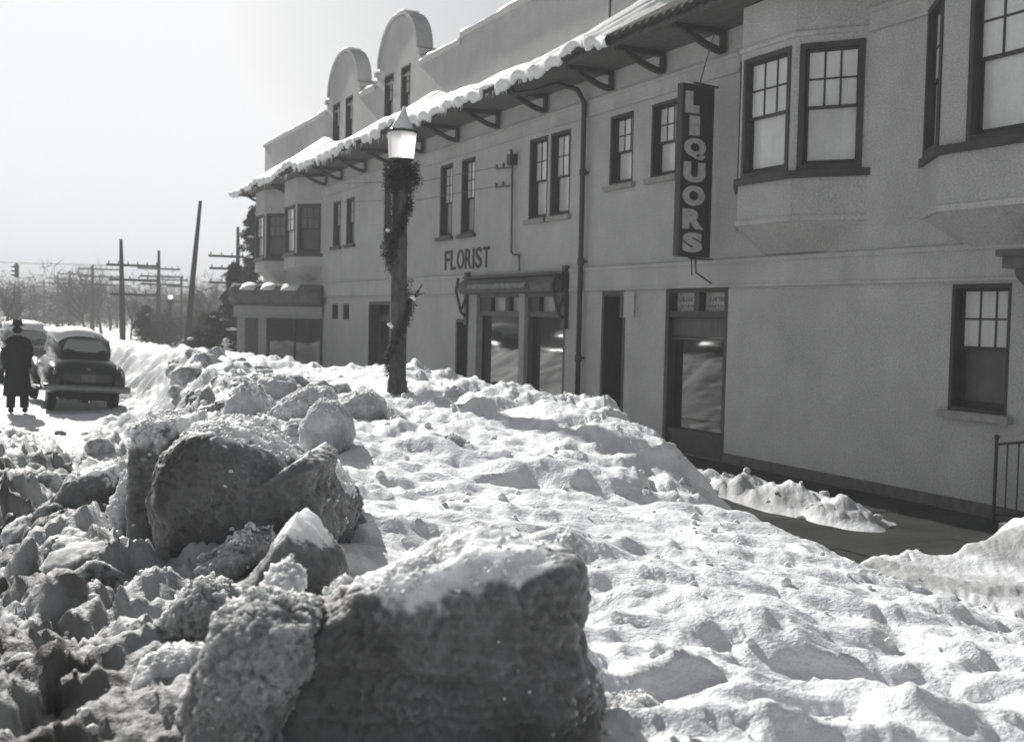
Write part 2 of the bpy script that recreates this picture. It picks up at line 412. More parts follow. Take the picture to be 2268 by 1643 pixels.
# flat ground to the horizon, and the road and walk under the snow
g = MB(); g.add([(-900, -300, -.16), (900, -300, -.16), (900, 1500, -.16), (-900, 1500, -.16)], [(0, 1, 2, 3)])
tag(g.build('ground', MT['snow']), kind='structure')
g = MB(); g.box(-9, 4.6, -20, 110, -.15, -.02); tag(g.build('road', MT['asphalt']), kind='structure')
g = MB(); g.box(4.6, D-.02, -20, 60, -.15, -.03)
for j in range(28):
    for x0 in (4.75, 6.25, 7.75, 9.25): g.box(x0+.008, min(x0+1.492, D-.04), 1+j*1.5+.008, 1+j*1.5+1.492, -.03, .004*math.sin(j*3+x0*5))
tag(g.build('pavement', MT['pavement']), kind='structure')

# ------------------------------------------------------------------ snow blocks
BLK = []; STICK = []
def block(outline, z, thick, label, m, group='blocks of plowed snow along the bank', sub=6, amp=.05, p=3.4, seed=0, name='snow_block', tilt=0., rough=1.):
    """a star-shaped lump of frozen snow; its outline is the lump's own cross section, given a thickness across it"""
    P = [at(x, y, z) for x, y in outline]
    c0 = sum(P, Vector())/len(P)
    uv = np.array([((q-c0).dot(R0), (q-c0).z) for q in P])
    th = np.arctan2(uv[:, 1], uv[:, 0])
    size = float(np.mean(np.linalg.norm(uv, axis=1)))
    V, Fi = ico(sub)
    tt = np.arctan2(V[:, 2], V[:, 0])
    # radius of the polygon in each direction
    Rr = np.zeros(len(V)); n = len(uv)
    dx = np.cos(tt); dz = np.sin(tt)
    for i in range(n):
        a = uv[i]; b = uv[(i+1) % n]; e = b-a
        den = dx*e[1]-dz*e[0]
        with np.errstate(divide='ignore', invalid='ignore'):
            t = (a[0]*e[1]-a[1]*e[0])/den; s = (a[0]*dz-a[1]*dx)/den
        ok = (t > 0) & (s >= -1e-6) & (s <= 1+1e-6)
        Rr = np.where(ok, np.maximum(Rr, t), Rr)
    Rr = np.where(Rr <= 0, size, Rr)
    rho = np.sqrt(V[:, 0]**2+V[:, 2]**2)
    r = ((rho/Rr)**p+(np.abs(V[:, 1])/thick)**p)**(-1/p)
    W = V*r[:, None]
    # lean the faces, then displace
    W[:, 1] += tilt*W[:, 2]
    nrm = V
    q = W/size
    dsp = amp*size*(1.5*fbm3(q*1.9+seed*3.7, 3, seed)+.85*fbm3(q*5+seed, 4, seed+9)+.30*rough*fbm3(q*17, 3, seed+5))
    lay = fbm2(q[:, 2]*7+.35*fbm3(q*1.5+seed, 2, seed+71), q[:, 2]*0+seed, 3, seed+73)
    dsp += .035*size*min(1.2, rough)*lay*(.4+.6*np.clip(fbm3(q*1.3+9, 2, seed+75)*2+.5, 0, 1))
    patch = .25+.9*sst(-.05, .35, fbm3(q*1.7+seed*2, 2, seed+33))
    dsp += rough*patch*(.022*fbm3(W*13+seed, 3, seed+31)+.016*np.abs(fbm3(W*30+seed, 3, seed+35))+.010*fbm3(W*62+seed, 2, seed+37))
    # crumbling bits where the lump is rough
    cr = np.clip(fbm3(q*1.6+7+seed, 2, seed+3)*2.2, 0, 1)*rough
    dsp += cr*amp*size*.8*np.abs(fbm3(q*11+3, 3, seed+13))
    W = W+nrm*dsp[:, None]
    base = c0+Vector((0, 0, float(uv[:, 1].min())))
    X3 = np.outer(W[:, 0], np.array(R0))+np.outer(W[:, 1], np.array(FH))
    X3[:, 2] += W[:, 2]
    X3 += np.array(c0-base)
    # sunlit tops and shaded faces painted into each block: white facing up, dark below
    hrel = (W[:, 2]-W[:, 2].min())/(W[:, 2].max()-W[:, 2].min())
    lit_top = sst(.0, .13, (np.abs(Rr*1.0)*0+1)*(V[:, 2]*.75+hrel*.25)-.60+.25*fbm3(q*3, 3, seed+41)+.14*fbm3(q*10, 3, seed+43))
    o = np_mesh(name, X3, Fi, m, attr=1-lit_top)
    if rough > .7 or size > .2:
        rsd = np.random.RandomState(seed+100); e1 = X3[Fi[:, 1]]-X3[Fi[:, 0]]; e2 = X3[Fi[:, 2]]-X3[Fi[:, 0]]
        ar = np.linalg.norm(np.cross(e1, e2), axis=1); cen = X3[Fi].mean(1)
        wgt = ar*(.001+np.maximum(0, lit_top[Fi[:, 0]]-.5)*np.clip(.15+2*fbm3(cen*5+seed, 3, seed+61), .03, 1))
        kk = rsd.choice(len(Fi), int(60+ar.sum()*320*min(1.6, rough)), p=wgt/wgt.sum())
        STICK.append((cen[kk]+np.array(base), rsd.uniform(.25, 1, len(kk))**3*min(.017, .006+size*.016)*(.6+z/7), 0*lit_top[Fi[kk, 0]]))
    o.location = base
    tag(o, label, 'snow block', group); BLK.append(o)
    return o
exec_blocks = [
 # near slab, largest
 ([(415, 1700), (430, 1560), (470, 1445), (505, 1385), (620, 1360), (705, 1345), (745, 1325), (800, 1290), (870, 1262), (960, 1225), (1060, 1192), (1130, 1196), (1200, 1215), (1262, 1222), (1286, 1250), (1292, 1330), (1275, 1400), (1300, 1450), (1318, 1520), (1318, 1620), (1322, 1760), (900, 1800), (600, 1790)],
  2.75, .21, 'huge dark-faced snow slab filling the bottom of the view, largest of all the blocks', 'block', 7, .055, 4.4, 1, .16, 1.0),
 # great dome block
 ([(378, 1010), (398, 975), (450, 935), (505, 930), (548, 945), (600, 975), (660, 1020), (690, 1035), (702, 990), (735, 1010), (730, 1060), (748, 1100), (755, 1190), (700, 1250), (600, 1290), (470, 1320), (400, 1290), (372, 1180), (365, 1090)],
  5.0, .42, 'great domed block of snow with a dark hollow front, behind the pointed one', 'block', 7, .06, 3.8, 2, .10, .8),
 ([(326, 925), (350, 918), (385, 922), (430, 916), (440, 960), (434, 1060), (432, 1180), (425, 1300), (330, 1310), (322, 1200), (320, 1060)],
  5.35, .3, 'tall dark square-topped snow block standing left of the domed one', 'block', 6, .05, 7.0, 3, .05, 1.4),
 ([(655, 1143), (682, 1160), (720, 1205), (752, 1245), (768, 1290), (760, 1335), (720, 1400), (560, 1400), (470, 1345), (478, 1318), (540, 1290), (590, 1235), (620, 1180)],
  3.9, .25, 'pointed pyramid of pale grey snow between the domed block and the near slab', 'block', 6, .035, 3.6, 4, .35, .6),
 ([(445, 1290), (452, 1240), (500, 1205), (545, 1178), (590, 1190), (600, 1230), (590, 1290), (545, 1330), (470, 1340)],
  4.3, .22, 'ragged crumbly snow lump left of the pyramid-shaped block', 'clod', 6, .13, 2.6, 5, 0, 2.),
 ([(692, 1030), (730, 1028), (775, 1075), (792, 1120), (785, 1180), (760, 1250), (705, 1260), (690, 1150)],
  5.5, .3, 'rough grey snow block leaning behind the right shoulder of the domed block', 'block', 6, .1, 3.2, 6, 0, 1.4),
 ([(588, 1290), (600, 1262), (635, 1254), (672, 1268), (668, 1310), (655, 1350), (610, 1345)],
  3.15, .09, 'small pale ball of snow on the upper left corner of the near slab', 'block_pale', 5, .12, 2.4, 7, 0, 1.6),
 ([(705, 1345), (735, 1298), (762, 1275), (772, 1290), (765, 1330), (745, 1368), (715, 1380)],
  2.9, .05, 'thin upright flake of snow at the left end of the near slab top', 'block_pale', 5, .08, 2.6, 8, 0, 1.),
 ([(470, 1420), (500, 1350), (560, 1322), (640, 1330), (700, 1360), (705, 1450), (660, 1560), (600, 1660), (440, 1700), (425, 1560)],
  2.62, .2, 'rotten crumbling snow mass clinging to the left end of the near slab', 'clod', 7, .10, 2.6, 9, .1, 1.6),
 ([(372, 1400), (378, 1340), (420, 1300), (450, 1282), (490, 1300), (520, 1340), (500, 1400), (440, 1440), (395, 1440)],
  3.5, .17, 'knobbly snow clump low between the domed block and the near slab', 'clod', 6, .14, 2.5, 10, 0, 2.),
 ([(308, 1500), (318, 1462), (365, 1436), (430, 1440), (450, 1470), (452, 1530), (420, 1585), (370, 1590), (330, 1560)],
  3.1, .14, 'pale flat-topped snow lump beside the bottom left of the near slab', 'block_pale', 6, .09, 2.6, 11, 0, 1.2),
 ([(130, 1110), (160, 1055), (215, 1030), (256, 1030), (262, 1090), (250, 1160), (200, 1195), (140, 1200), (120, 1160)],
  6.3, .22, 'grey tilted snow slab low on the street side, left of the tall dark block', 'block', 6, .06, 3.4, 12, .3, .8),
 ([(258, 1210), (262, 1110), (285, 1050), (318, 1020), (330, 1100), (322, 1210), (300, 1290), (268, 1280)],
  5.5, .2, 'column of crumbly snow against the left side of the tall dark block', 'block_pale', 6, .14, 2.6, 13, 0, 2.),
 ([(690, 905), (712, 884), (745, 890), (775, 925), (785, 965), (770, 1008), (700, 1010), (668, 985), (668, 940)],
  8.4, .25, 'smooth white upright snow block on the crest behind the domed block', 'block_pale', 6, .045, 3.2, 14, 0, .6),
 ([(495, 935), (510, 880), (548, 843), (575, 858), (592, 905), (598, 950), (550, 965), (500, 960)],
  10.3, .3, 'pointed grey snow block on the crest left of the white upright one', 'block_pale', 6, .06, 3., 15, 0, 1.),
 ([(562, 860), (585, 832), (620, 830), (655, 845), (680, 870), (690, 905), (600, 910), (560, 900)],
  12.4, .4, 'broad smooth snow hump at the farthest end of the crest blocks', 'block_pale', 6, .04, 2.8, 16, 0, .6),
 ([(596, 945), (610, 905), (640, 878), (690, 858), (730, 856), (742, 880), (700, 905), (660, 960), (610, 975)],
  10.0, .3, 'long crumpled snow block lying across the crest by the grey pointed one', 'block_pale', 6, .09, 2.8, 17, 0, 1.4),
 ([(740, 905), (775, 872), (815, 866), (850, 885), (862, 925), (845, 955), (770, 965), (742, 945)],
  10.4, .3, 'round shouldered snow boulder just left of the lamp post foot', 'block_pale', 6, .06, 2.6, 18, 0, 1.),
 ([(976, 885), (990, 858), (1018, 856), (1040, 875), (1042, 900), (1015, 912), (985, 908)],
  12.2, .18, 'round snowball-like lump on the crest right of the lamp post', 'block_pale', 5, .05, 2.2, 19, 0, .8),
 ([(858, 960), (866, 930), (888, 918), (906, 932), (902, 965), (880, 980)],
  10.2, .12, 'small dark-sided lump just below the lamp post foot', 'clod', 5, .08, 2.4, 20, 0, 1.2),
 ([(568, 975), (575, 950), (600, 940), (625, 955), (628, 985), (600, 1000), (575, 995)],
  8.2, .12, 'little round snow lump in front of the white upright block', 'block_pale', 5, .06, 2.2, 21, 0, 1.),
 ([(955, 1010), (965, 975), (1000, 962), (1030, 975), (1042, 1005), (1010, 1020)],
  8.9, .18, 'low hollowed snow lump in the middle of the bank top', 'block_pale', 5, .08, 2.4, 22, 0, 1.),
 ([(1325, 1660), (1340, 1600), (1365, 1560), (1410, 1548), (1450, 1568), (1480, 1610), (1500, 1700), (1330, 1720)],
  3.0, .15, 'knobbly white lump at the bottom edge right of the near slab', 'block_pale', 6, .13, 2.4, 23, 0, 1.8),
 ([(1240, 1470), (1265, 1400), (1290, 1420), (1330, 1480), (1335, 1560), (1322, 1700), (1250, 1720)],
  2.95, .1, 'dark wedge of snow broken off the right end of the near slab', 'block', 6, .08, 3., 24, 0, 1.2),
 ([(1228, 1225), (1240, 1190), (1262, 1172), (1290, 1200), (1296, 1240), (1270, 1262), (1236, 1250)],
  3.2, .09, 'fist-sized lump perched on the right end of the near slab', 'block_pale', 5, .1, 2.4, 25, 0, 1.4),
]
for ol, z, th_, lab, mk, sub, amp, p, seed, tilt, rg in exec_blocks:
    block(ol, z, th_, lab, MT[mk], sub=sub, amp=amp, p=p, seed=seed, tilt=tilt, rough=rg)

# loose lumps, each a thing
variants = []
for k in range(6):
    V, Fi = ico(4)
    q = V*np.array([1, .85, .75]); pl = np.random.RandomState(k).randn(9, 3); pl /= np.linalg.norm(pl, axis=1)[:, None]
    r = (np.sum(np.maximum(V@pl.T, 0)**9/np.random.RandomState(k+50).uniform(.6, 1, 9)**9, axis=1)+1.)**(-1/9.)
    W = q*r[:, None]; W = W*(1+.22*fbm3(W*2.2+k*5, 4, k)+.16*np.abs(fbm3(W*5+k, 4, k+5))+.05*fbm3(W*14, 2, k))[:, None]
    W[:, 2] += .35
    o = np_mesh('snow_lump', W, Fi, MT['clod'] if k % 2 else MT['block_pale']); variants.append(o)
zones = [  # xa, xb relative to crest line / Y range / count / sizes / label
 ('left', 3.5, 9, 46, .05, .17, 'loose lump of dirty snow on the street side slope near the camera'),
 ('left', 9, 19, 44, .07, .22, 'loose lump of dirty snow on the street side slope well beyond the domed block'),
 ('crest', 8, 22, 30, .08, .24, 'loose pale lump of snow on the crest of the bank near the lamp post'),
 ('far', 15, 25, 15, .14, .30, 'broken block of snow on the far ridge of the bank toward the parked sedan'),
 ('ridge', 9, 14.5, 12, .14, .30, 'crumpled block of snow on the ridge between the lamp post and the upright white block'),
 ('road', 10, 22, 30, .07, .20, 'dark lump of slush lying on the packed road behind the car'),
 ('right', 3.5, 9, 22, .03, .08, 'small crumb of snow on the walk side of the bank'),
 ('low', 8.3, 15, 22, .03, .07, 'small lump on the low ridge of shoveled snow along the building'),
]
first = set(range(6)); rnd = random.Random(11)
for zn, ya, yb, cnt, sa, sb, lab in zones:
    for i in range(cnt):
        y = rnd.uniform(ya, yb)
        xl = np.interp(y, YK, T_XL); xc = np.interp(y, YK, T_XC); xr = np.interp(y, YK, T_XR); xf = np.interp(y, YK, T_XF)
        if zn == 'left': x = rnd.uniform(xl-.2, xc+.2)
        elif zn == 'crest': x = rnd.uniform(xc, xc+.9)
        elif zn == 'far': x = rnd.uniform(xc-.5, xc+1.1)
        elif zn == 'ridge': x = rnd.uniform(xc-.2, xc+1.3)
        elif zn == 'road': x = rnd.uniform(-.2, max(xl, .4)+.1)
        elif zn == 'right': x = rnd.uniform(xr-.4, xf+.8)
        else: x = rnd.uniform(8.5, 9.3)
        k = rnd.randrange(6) if zn in ('left', 'road') else rnd.choice((0, 2, 4))
        if k in first: o = variants[k]; first.discard(k)
        else: o = variants[k].copy(); C.objects.link(o)
        s = rnd.uniform(sa, sb)*(1 if rnd.random() > .3 else .6)
        o.location = (x, y, tz(x, y)-s*(.25 if s < .14 else .42))
        o.rotation_euler = (rnd.uniform(-.3, .3), rnd.uniform(-.3, .3), rnd.uniform(0, 6.28))
        o.scale = (s, s*rnd.uniform(.7, 1.2), s*rnd.uniform(.7, 1.1))
        tag(o, lab, 'snow lump', 'loose lumps of snow, '+{'left': 'street slope', 'crest': 'crest', 'far': 'far ridge', 'ridge': 'ridge by the lamp post', 'road': 'road', 'right': 'walk side', 'low': 'along the building'}[zn]+(' near' if (zn == 'left' and yb == 9) else ''))
for k in first:
    bpy.data.objects.remove(variants[k])
# crumbs past counting
V, Fi = ico(1); VV = []; FF = []; n0 = 0; rs = np.random.RandomState(6)
AT = []
for P_, S_, C_ in STICK:
    AT.append(np.repeat(C_, len(V)))
    for p_, s_ in zip(P_, S_):
        VV.append(V*(1+.5*(rs.rand(len(V), 1)-.5))*s_*np.array([1, rs.uniform(.7, 1.2), rs.uniform(.6, 1)])+p_); FF.append(Fi+n0); n0 += len(V)
tag(np_mesh('clinging_crumbs', np.concatenate(VV), np.concatenate(FF), MT['snow']), 'snow grit and small clods clinging to the plowed blocks', 'snow crumbs', kind='stuff')
VV = []; FF = []; n0 = 0; rs = np.random.RandomState(5)
N = 2000
ys = 2.2+14*rs.rand(N)**1.5
side = rs.rand(N)
xl = np.interp(ys, YK, T_XL); xc = np.interp(ys, YK, T_XC); xr = np.interp(ys, YK, T_XR); xf = np.interp(ys, YK, T_XF)
xs = np.where(side < .55, xl+(xc+.3-xl)*rs.rand(N), np.where(side < .72, xc+(xr-xc)*rs.rand(N), xr-.5+(xf+1.2-xr)*rs.rand(N)))
zs, _ = terrain(xs, ys)
sz = (.006+.024*rs.rand(N)**2.5)*(.7+ys/14)
for i in range(N):
    W = V*(1+.35*(rs.rand(len(V), 1)-.5))*sz[i]*np.array([1, rs.uniform(.7, 1.2), rs.uniform(.6, 1)])
    VV.append(W+np.array([xs[i], ys[i], zs[i]+sz[i]*.3])); FF.append(Fi+n0); n0 += len(V)
tag(np_mesh('snow_crumbs', np.concatenate(VV), np.concatenate(FF), MT['snow']), 'fine crumbs of snow strewn over the bank', 'snow crumbs', kind='stuff')

# ================================================================== the building
BL = empty('commercial_building', (D, 25, 0), 'long two storey stucco building with tiled eave, bay windows and shops behind the snow bank', 'building')
YN, YF = 3.0, 45.05
ops = []   # openings (y0, y1, z0, z1)
ZT = 8.72
def frame_at(o, u, n):
    o = Vector(o); u = Vector(u).normalized(); n = Vector(n).normalized()
    return lambda a, b, c: o+u*a+Vector((0, 0, b))-n*c       # a along, b up, c inwards
def fbox(mb, f, a0, a1, b0, b1, c0, c1):
    return mb.hexa([f(a0, b0, c0), f(a1, b0, c0), f(a1, b0, c1), f(a0, b0, c1), f(a0, b1, c0), f(a1, b1, c0), f(a1, b1, c1), f(a0, b1, c1)])
def sash_window(f, w, h, split=.52, cols=3, rows=2, depth=.2, fr=.05, sill='frame', shade='shade', lower='shade', name='window', casing=0., parent=None, muntin=.022):
    parent = parent or BL
    m = MB()
    # jamb liner, head and stool
    fbox(m, f, 0, fr, 0, h, -casing, depth+.06); fbox(m, f, w-fr, w, 0, h, -casing, depth+.06)
    fbox(m, f, fr, w-fr, h-fr, h, -casing, depth+.06); fbox(m, f, fr, w-fr, 0, fr, -casing+.002, depth+.06)
    zs = h*(1-split)
    # upper sash at the front, lower sash behind it
    d1, d2 = depth-.075, depth-.03
    s = .038
    for (b0, b1, dd) in ((zs-.02, h-fr, d1), (fr, zs+.02, d2)):
        fbox(m, f, fr, fr+s, b0, b1, dd, dd+.035); fbox(m, f, w-fr-s, w-fr, b0, b1, dd, dd+.035)
        fbox(m, f, fr+s, w-fr-s, b1-s, b1, dd, dd+.035); fbox(m, f, fr+s, w-fr-s, b0, b0+s+(.03 if dd == d2 else 0), dd, dd+.035)
    ia, ib = fr+s, w-fr-s; ja, jb = zs-.02+s, h-fr-s
    for i in range(1, cols):
        a = ia+(ib-ia)*i/cols; fbox(m, f, a-muntin/2, a+muntin/2, ja, jb, d1+.003, d1+.03)
    for i in range(1, rows):
        b = ja+(jb-ja)*i/rows; fbox(m, f, ia, ib, b-muntin/2, b+muntin/2, d1+.005, d1+.028)
    o = m.build(name, MT['frame'], parent)
    p = MB(); fbox(p, f, ia, ib, ja, jb, d1+.016, d1+.02); p.build('pane', MT[shade], o)
    p = MB(); fbox(p, f, ia, ib, fr+s+.03, zs+.02-s, d2+.016, d2+.02); p.build('pane', MT[lower], o)
    if sill:
        q = MB(); fbox(q, f, -.09, w+.09, -.09, 0, -.09, .05); q.build('sill', MT[sill], o)
    return o
def facade_window(y0, y1, z0, z1, **k):
    if y0 > 22 and z0 < 7: k.setdefault('lower', 'shade_grey')
    ops.append((y0, y1, z0, z1))
    return sash_window(frame_at((D, y0, z0), (0, 1, 0), (-1, 0, 0)), y1-y0, z1-z0, **k)
SM = MT['stucco']
# second floor
facade_window(16.0, 16.8, 4.66, 5.94, sill='stone_sill')
facade_window(17.38, 18.2, 4.66, 5.94, sill='stone_sill')
facade_window(19.7, 20.56, 4.26, 5.95, sill='stone_sill'); facade_window(20.66, 21.52, 4.26, 5.95, sill='stone_sill')
facade_window(24.33, 25.15, 4.16, 5.95); facade_window(25.68, 26.5, 4.16, 5.95)
facade_window(28.85, 29.7, 4.17, 5.9); facade_window(29.85, 30.7, 4.17, 5.9)
facade_window(33.4, 34.25, 4.35, 5.8); facade_window(34.8, 35.65, 4.35, 5.8)
facade_window(6.0, 6.9, 4.3, 5.95)
# attic windows in the two curved gables
for y in (28.75, 30.1, 33.75, 35.1): facade_window(y, y+.75, 7.62, 8.95, sill=None, rows=2)
# ground floor
facade_window(9.13, 10.0, 1.2, 2.72, split=.5, lower='screen', sill='stone_sill')
facade_window(5.0, 5.9, 1.2, 2.72, split=.5, lower='screen', sill='stone_sill')
for y in (33.8, 34.98):
    ops.append((y, y+.68, 2.02, 2.52)); f = frame_at((D, y, 2.02), (0, 1, 0), (-1, 0, 0))
    m = MB(); fbox(m, f, 0, .06, 0, .5, .02, .2); fbox(m, f, .62, .68, 0, .5, .02, .2); fbox(m, f, .06, .62, .44, .5, .02, .2); fbox(m, f, .06, .62, 0, .06, .02, .2)
    o = m.build('small_window', MT['frame'], BL); p = MB(); fbox(p, f, .06, .62, .06, .44, .16, .165); p.build('pane', MT['dark_glass'], o)
def door(y0, y1, z1, lower_glass=True, depth=.28):
    ops.append((y0, y1, 0, z1)); f = frame_at((D, y0, 0), (0, 1, 0), (-1, 0, 0)); w = y1-y0
    m = MB(); fbox(m, f, 0, .08, 0, z1, -.01, depth+.1); fbox(m, f, w-.08, w, 0, z1, -.01, depth+.1); fbox(m, f, .08, w-.08, z1-.09, z1, -.01, depth+.1)
    fr = m.build('door_frame', MT['frame'], BL)
    m = MB(); zt = min(z1-.09, 2.15)
    a0, a1 = .08, w-.08
    for b0, b1 in ((0.02, .32), (.92, 1.05), (zt-.14, zt)): fbox(m, f, a0+.1, a1-.1, b0, b1, depth, depth+.045)
    fbox(m, f, a0, a0+.1, .02, zt, depth, depth+.045); fbox(m, f, a1-.1, a1, .02, zt, depth, depth+.045)
    d = m.build('door', MT['door'], fr)
    m = MB(); fbox(m, f, a0+.1, a1-.1, .32, .92, depth+.02, depth+.025); fbox(m, f, a0+.1, a1-.1, 1.05, zt-.14, depth+.02, depth+.025)
    m.build('door_pane', MT['dark_glass'], d)
    m = MB(); m.tube([f(a0+.05, 1.0, depth), f(a0+.05, 1.0, depth-.07)], .012); m.ball(f(a0+.05, 1.0, depth-.08), .03); m.build('door_handle', MT['chrome'], d, smooth=True)
    if zt < z1-.15:
        m = MB(); fbox(m, f, a0, a1, zt, z1-.09, depth+.02, depth+.03); m.build('transom_pane', MT['dark_glass'], fr)
        m = MB(); fbox(m, f, a0, a1, zt, zt+.05, depth-.01, depth+.02); m.build('transom_bar', MT['frame'], fr)
door(30.05, 31.9, 2.58); door(24.52, 25.3, 2.15)
door(17.5, 18.33, 2.73, depth=.5)
# the liquor shop front
def shopfront(y0, y1, z0, z1, zt, mull, transoms, base=.35, depth=.16, side='frame'):
    ops.append((y0, y1, 0, z1)); f = frame_at((D, y0, 0), (0, 1, 0), (-1, 0, 0)); w = y1-y0
    m = MB(); j = .1
    fbox(m, f, 0, j, 0, z1, .0, depth+.1); fbox(m, f, w-j, w, 0, z1, 0, depth+.1); fbox(m, f, j, w-j, z1-.07, z1, 0, depth+.1)
    fbox(m, f, j, w-j, zt-.05, zt+.05, .02, depth+.08)
    for a in mull: fbox(m, f, a-.04, a+.04, base, zt-.05, .03, depth+.06)
    fr = m.build('shop_window', MT[side], BL)
    m = MB(); fbox(m, f, j, w-j, 0, base, .05, depth+.1); fbox(m, f, j, w-j, base, base+.05, .02, depth+.12); m.build('bulkhead', MT['frame'], fr)
    es = [j]+mull+[w-j]
    for i in range(len(es)-1):
        m = MB(); fbox(m, f, es[i]+(.04 if i else 0), es[i+1]-(.04 if i < len(es)-2 else 0), base+.05, zt-.05, depth, depth+.01); m.build('shop_pane', MT['dark_glass'], fr)
    k = len(transoms)
    m = MB()
    for a0, a1, pm in transoms:
        q = MB(); fbox(q, f, a0, a1, zt+.05, z1-.07, depth-.01, depth); q.build('transom_pane', MT[pm], fr)
    prev = j
    for a0, a1, pm in transoms: fbox(m, f, prev, a0, zt+.05, z1-.07, .02, depth+.05); prev = a1
    fbox(m, f, prev, w-j, zt+.05, z1-.07, .02, depth+.05); m.build('transom_bar', MT['frame'], fr)
    return fr, f
MT['pale_panel'] = mat('painted_transom_glass', (.42, .41, .38), .3, .5, [(12, .8, 1.1)], None)
MT['soft_ink'] = mat('faded_ink', (.14, .13, .14), .8, .1, [(30, .6, 1.4)], None)
sf, ff = shopfront(14.45, 16.2, 0, 2.75, 2.32, [], [(.12, .80, 'pale_panel'), (.95, 1.62, 'pale_panel')])
# blurred lettering rows on the two transom panes
m = MB(); rr = random.Random(4)
for a0 in (.2, 1.03):
    for row, (b, hh_) in enumerate(((2.53, .075), (2.43, .05))):
        a = a0
        while a < a0+.5:
            wl = rr.uniform(.035, .06)
            fbox(m, ff, a, a+.014, b, b+hh_, .144, .149); fbox(m, ff, a, a+wl, b+(hh_-.014)*rr.choice((0, 1)), b+(hh_-.014)*0+.014 if False else b+hh_, .146, .149) if rr.random() < .25 else fbox(m, ff, a+wl-.012, a+wl, b, b+hh_*rr.uniform(.5, 1), .144, .149)
            a += wl+.03
m.build('window_lettering', MT['soft_ink'], sf)
# window goods and awning slats inside the liquor shop glass
m = MB(); fbox(m, ff, .1, 1.65, 1.95, 2.26, .10, .15); fbox(m, ff, .1, 1.65, 1.9, 1.93, .08, .15); m.build('rolled_blind', MT['door'], sf)

# the florist's front
ff_, f2 = shopfront(19.75, 24.45, 0, 2.72, 2.28, [1.75], [(.5, 1.2, 'pale_panel'), (2.02, 2.65, 'pale_panel'), (2.85, 3.6, 'pale_panel')], base=.42, depth=.14, side='frame_mid')
for q0, q1 in ((1.72, 1.98), (4.22, 4.68)):
    m = MB(); fbox(m, f2, q0, q1, 0, 2.72, -.06, .1); m.build('pillar', MT['light_wood'], ff_)
aw = MB()   # the folded awning: a canvas roll under a hood with side arms
ya, yb = 19.66, 24.6
aw.box(D-.16, D-.003, ya, yb, 3.08, 3.14)
a_ = aw.build('awning', MT['frame'], BL)
c = MB(); n = 60
rings = []
for i in range(n+1):
    y = ya+.08+(yb-ya-.16)*i/n; s_ = .012*math.sin(i*1.7)+.01*math.sin(i*.6)-.05*math.sin(PI*i/n)
    rings.append([(D-.02, y, 3.07), (D-.18-s_, y, 3.05), (D-.30-s_, y, 2.95+s_*.4), (D-.33-s_, y, 2.83+s_*.4), (D-.26, y, 2.74), (D-.05, y, 2.72)])
c.loft(rings); c.build('awning_canvas', MT['canvas'], a_, smooth=True)
c = MB(); rings = []
for i in range(n+1):
    y = ya+.35+(yb-ya-2.0)*i/n+.9*0; s_ = .012*math.sin(i*1.7)
    rings.append([(D-.335-s_, y+.9, 2.96), (D-.36-s_, y+.9, 2.90), (D-.365-s_, y+.9, 2.82+.012*math.sin(i*2.1)), (D-.34-s_, y+.9, 2.82)])
c.loft(rings); c.build('awning_valance', MT['canvas_light'], a_, smooth=True)
for y in (ya+.04, yb-.04):
    q = MB(); q.tube([(D-.02, y, 2.15), (D-.2, y, 2.3), (D-.34, y, 2.82), (D-.28, y, 3.1)], .035); q.tube([(D-.02, y, 2.9), (D-.2, y, 2.3)], .025)
    q.box(D-.1, D-.004, y-.07, y+.07, 2.0, 3.25); q.build('awning_arm', MT['metal_dark'], a_)

# wall sheet with the openings cut out
def wall_sheet(x, y0, y1, z0, z1, holes, depth=.32):
    ys = sorted({y0, y1, *[h[0] for h in holes], *[h[1] for h in holes]}); zs = sorted({z0, z1, *[h[2] for h in holes], *[h[3] for h in holes]})
    ys = [y for y in ys if y0 <= y <= y1]; zs = [z for z in zs if z0 <= z <= z1]
    m = MB()
    for i in range(len(ys)-1):
        for j in range(len(zs)-1):
            cy, cz = (ys[i]+ys[i+1])/2, (zs[j]+zs[j+1])/2
            if any(h[0] < cy < h[1] and h[2] < cz < h[3] for h in holes): continue
            m.add([(x, ys[i], zs[j]), (x, ys[i+1], zs[j]), (x, ys[i+1], zs[j+1]), (x, ys[i], zs[j+1])], [(0, 1, 2, 3)])
    for a, b, c_, d_ in holes:
        m.add([(x, a, c_), (x+depth, a, c_), (x+depth, a, d_), (x, a, d_)], [(0, 1, 2, 3)]); m.add([(x, b, c_), (x+depth, b, c_), (x+depth, b, d_), (x, b, d_)], [(0, 1, 2, 3)])
        m.add([(x, a, c_), (x, b, c_), (x+depth, b, c_), (x+depth, a, c_)], [(0, 1, 2, 3)]); m.add([(x, a, d_), (x, b, d_), (x+depth, b, d_), (x+depth, a, d_)], [(0, 1, 2, 3)])
    return m
gable_zone = [(28.1, 31.5, 8.72, 9.2), (33.1, 36.46, 8.72, 9.2)]
m = wall_sheet(D, YN, YF, 0, ZT, [h for h in ops if h[3] <= ZT]+[(a, b, c_, ZT) for a, b, c_, d_ in ops if d_ > ZT and c_ < ZT])
# ends, back and flat roof deck
m.box(D+.35, D+14, YN, YN+.3, 0, ZT-.02); m.box(D+.35, D+14, YF-.3, YF, 0, ZT-.02); m.box(D+13.7, D+14, YN+.3, YF-.3, 0, ZT-.02)
m.box(D+.001, D+.35, YN-.001, YN+.001, 0, ZT); m.box(D+.001, D+.35, YF-.001, YF+.001, 0, ZT)
m.box(D+.33, D+13.7, YN+.3, YF-.3, 7.9, 8.1)
m.build('wall', SM, BL)
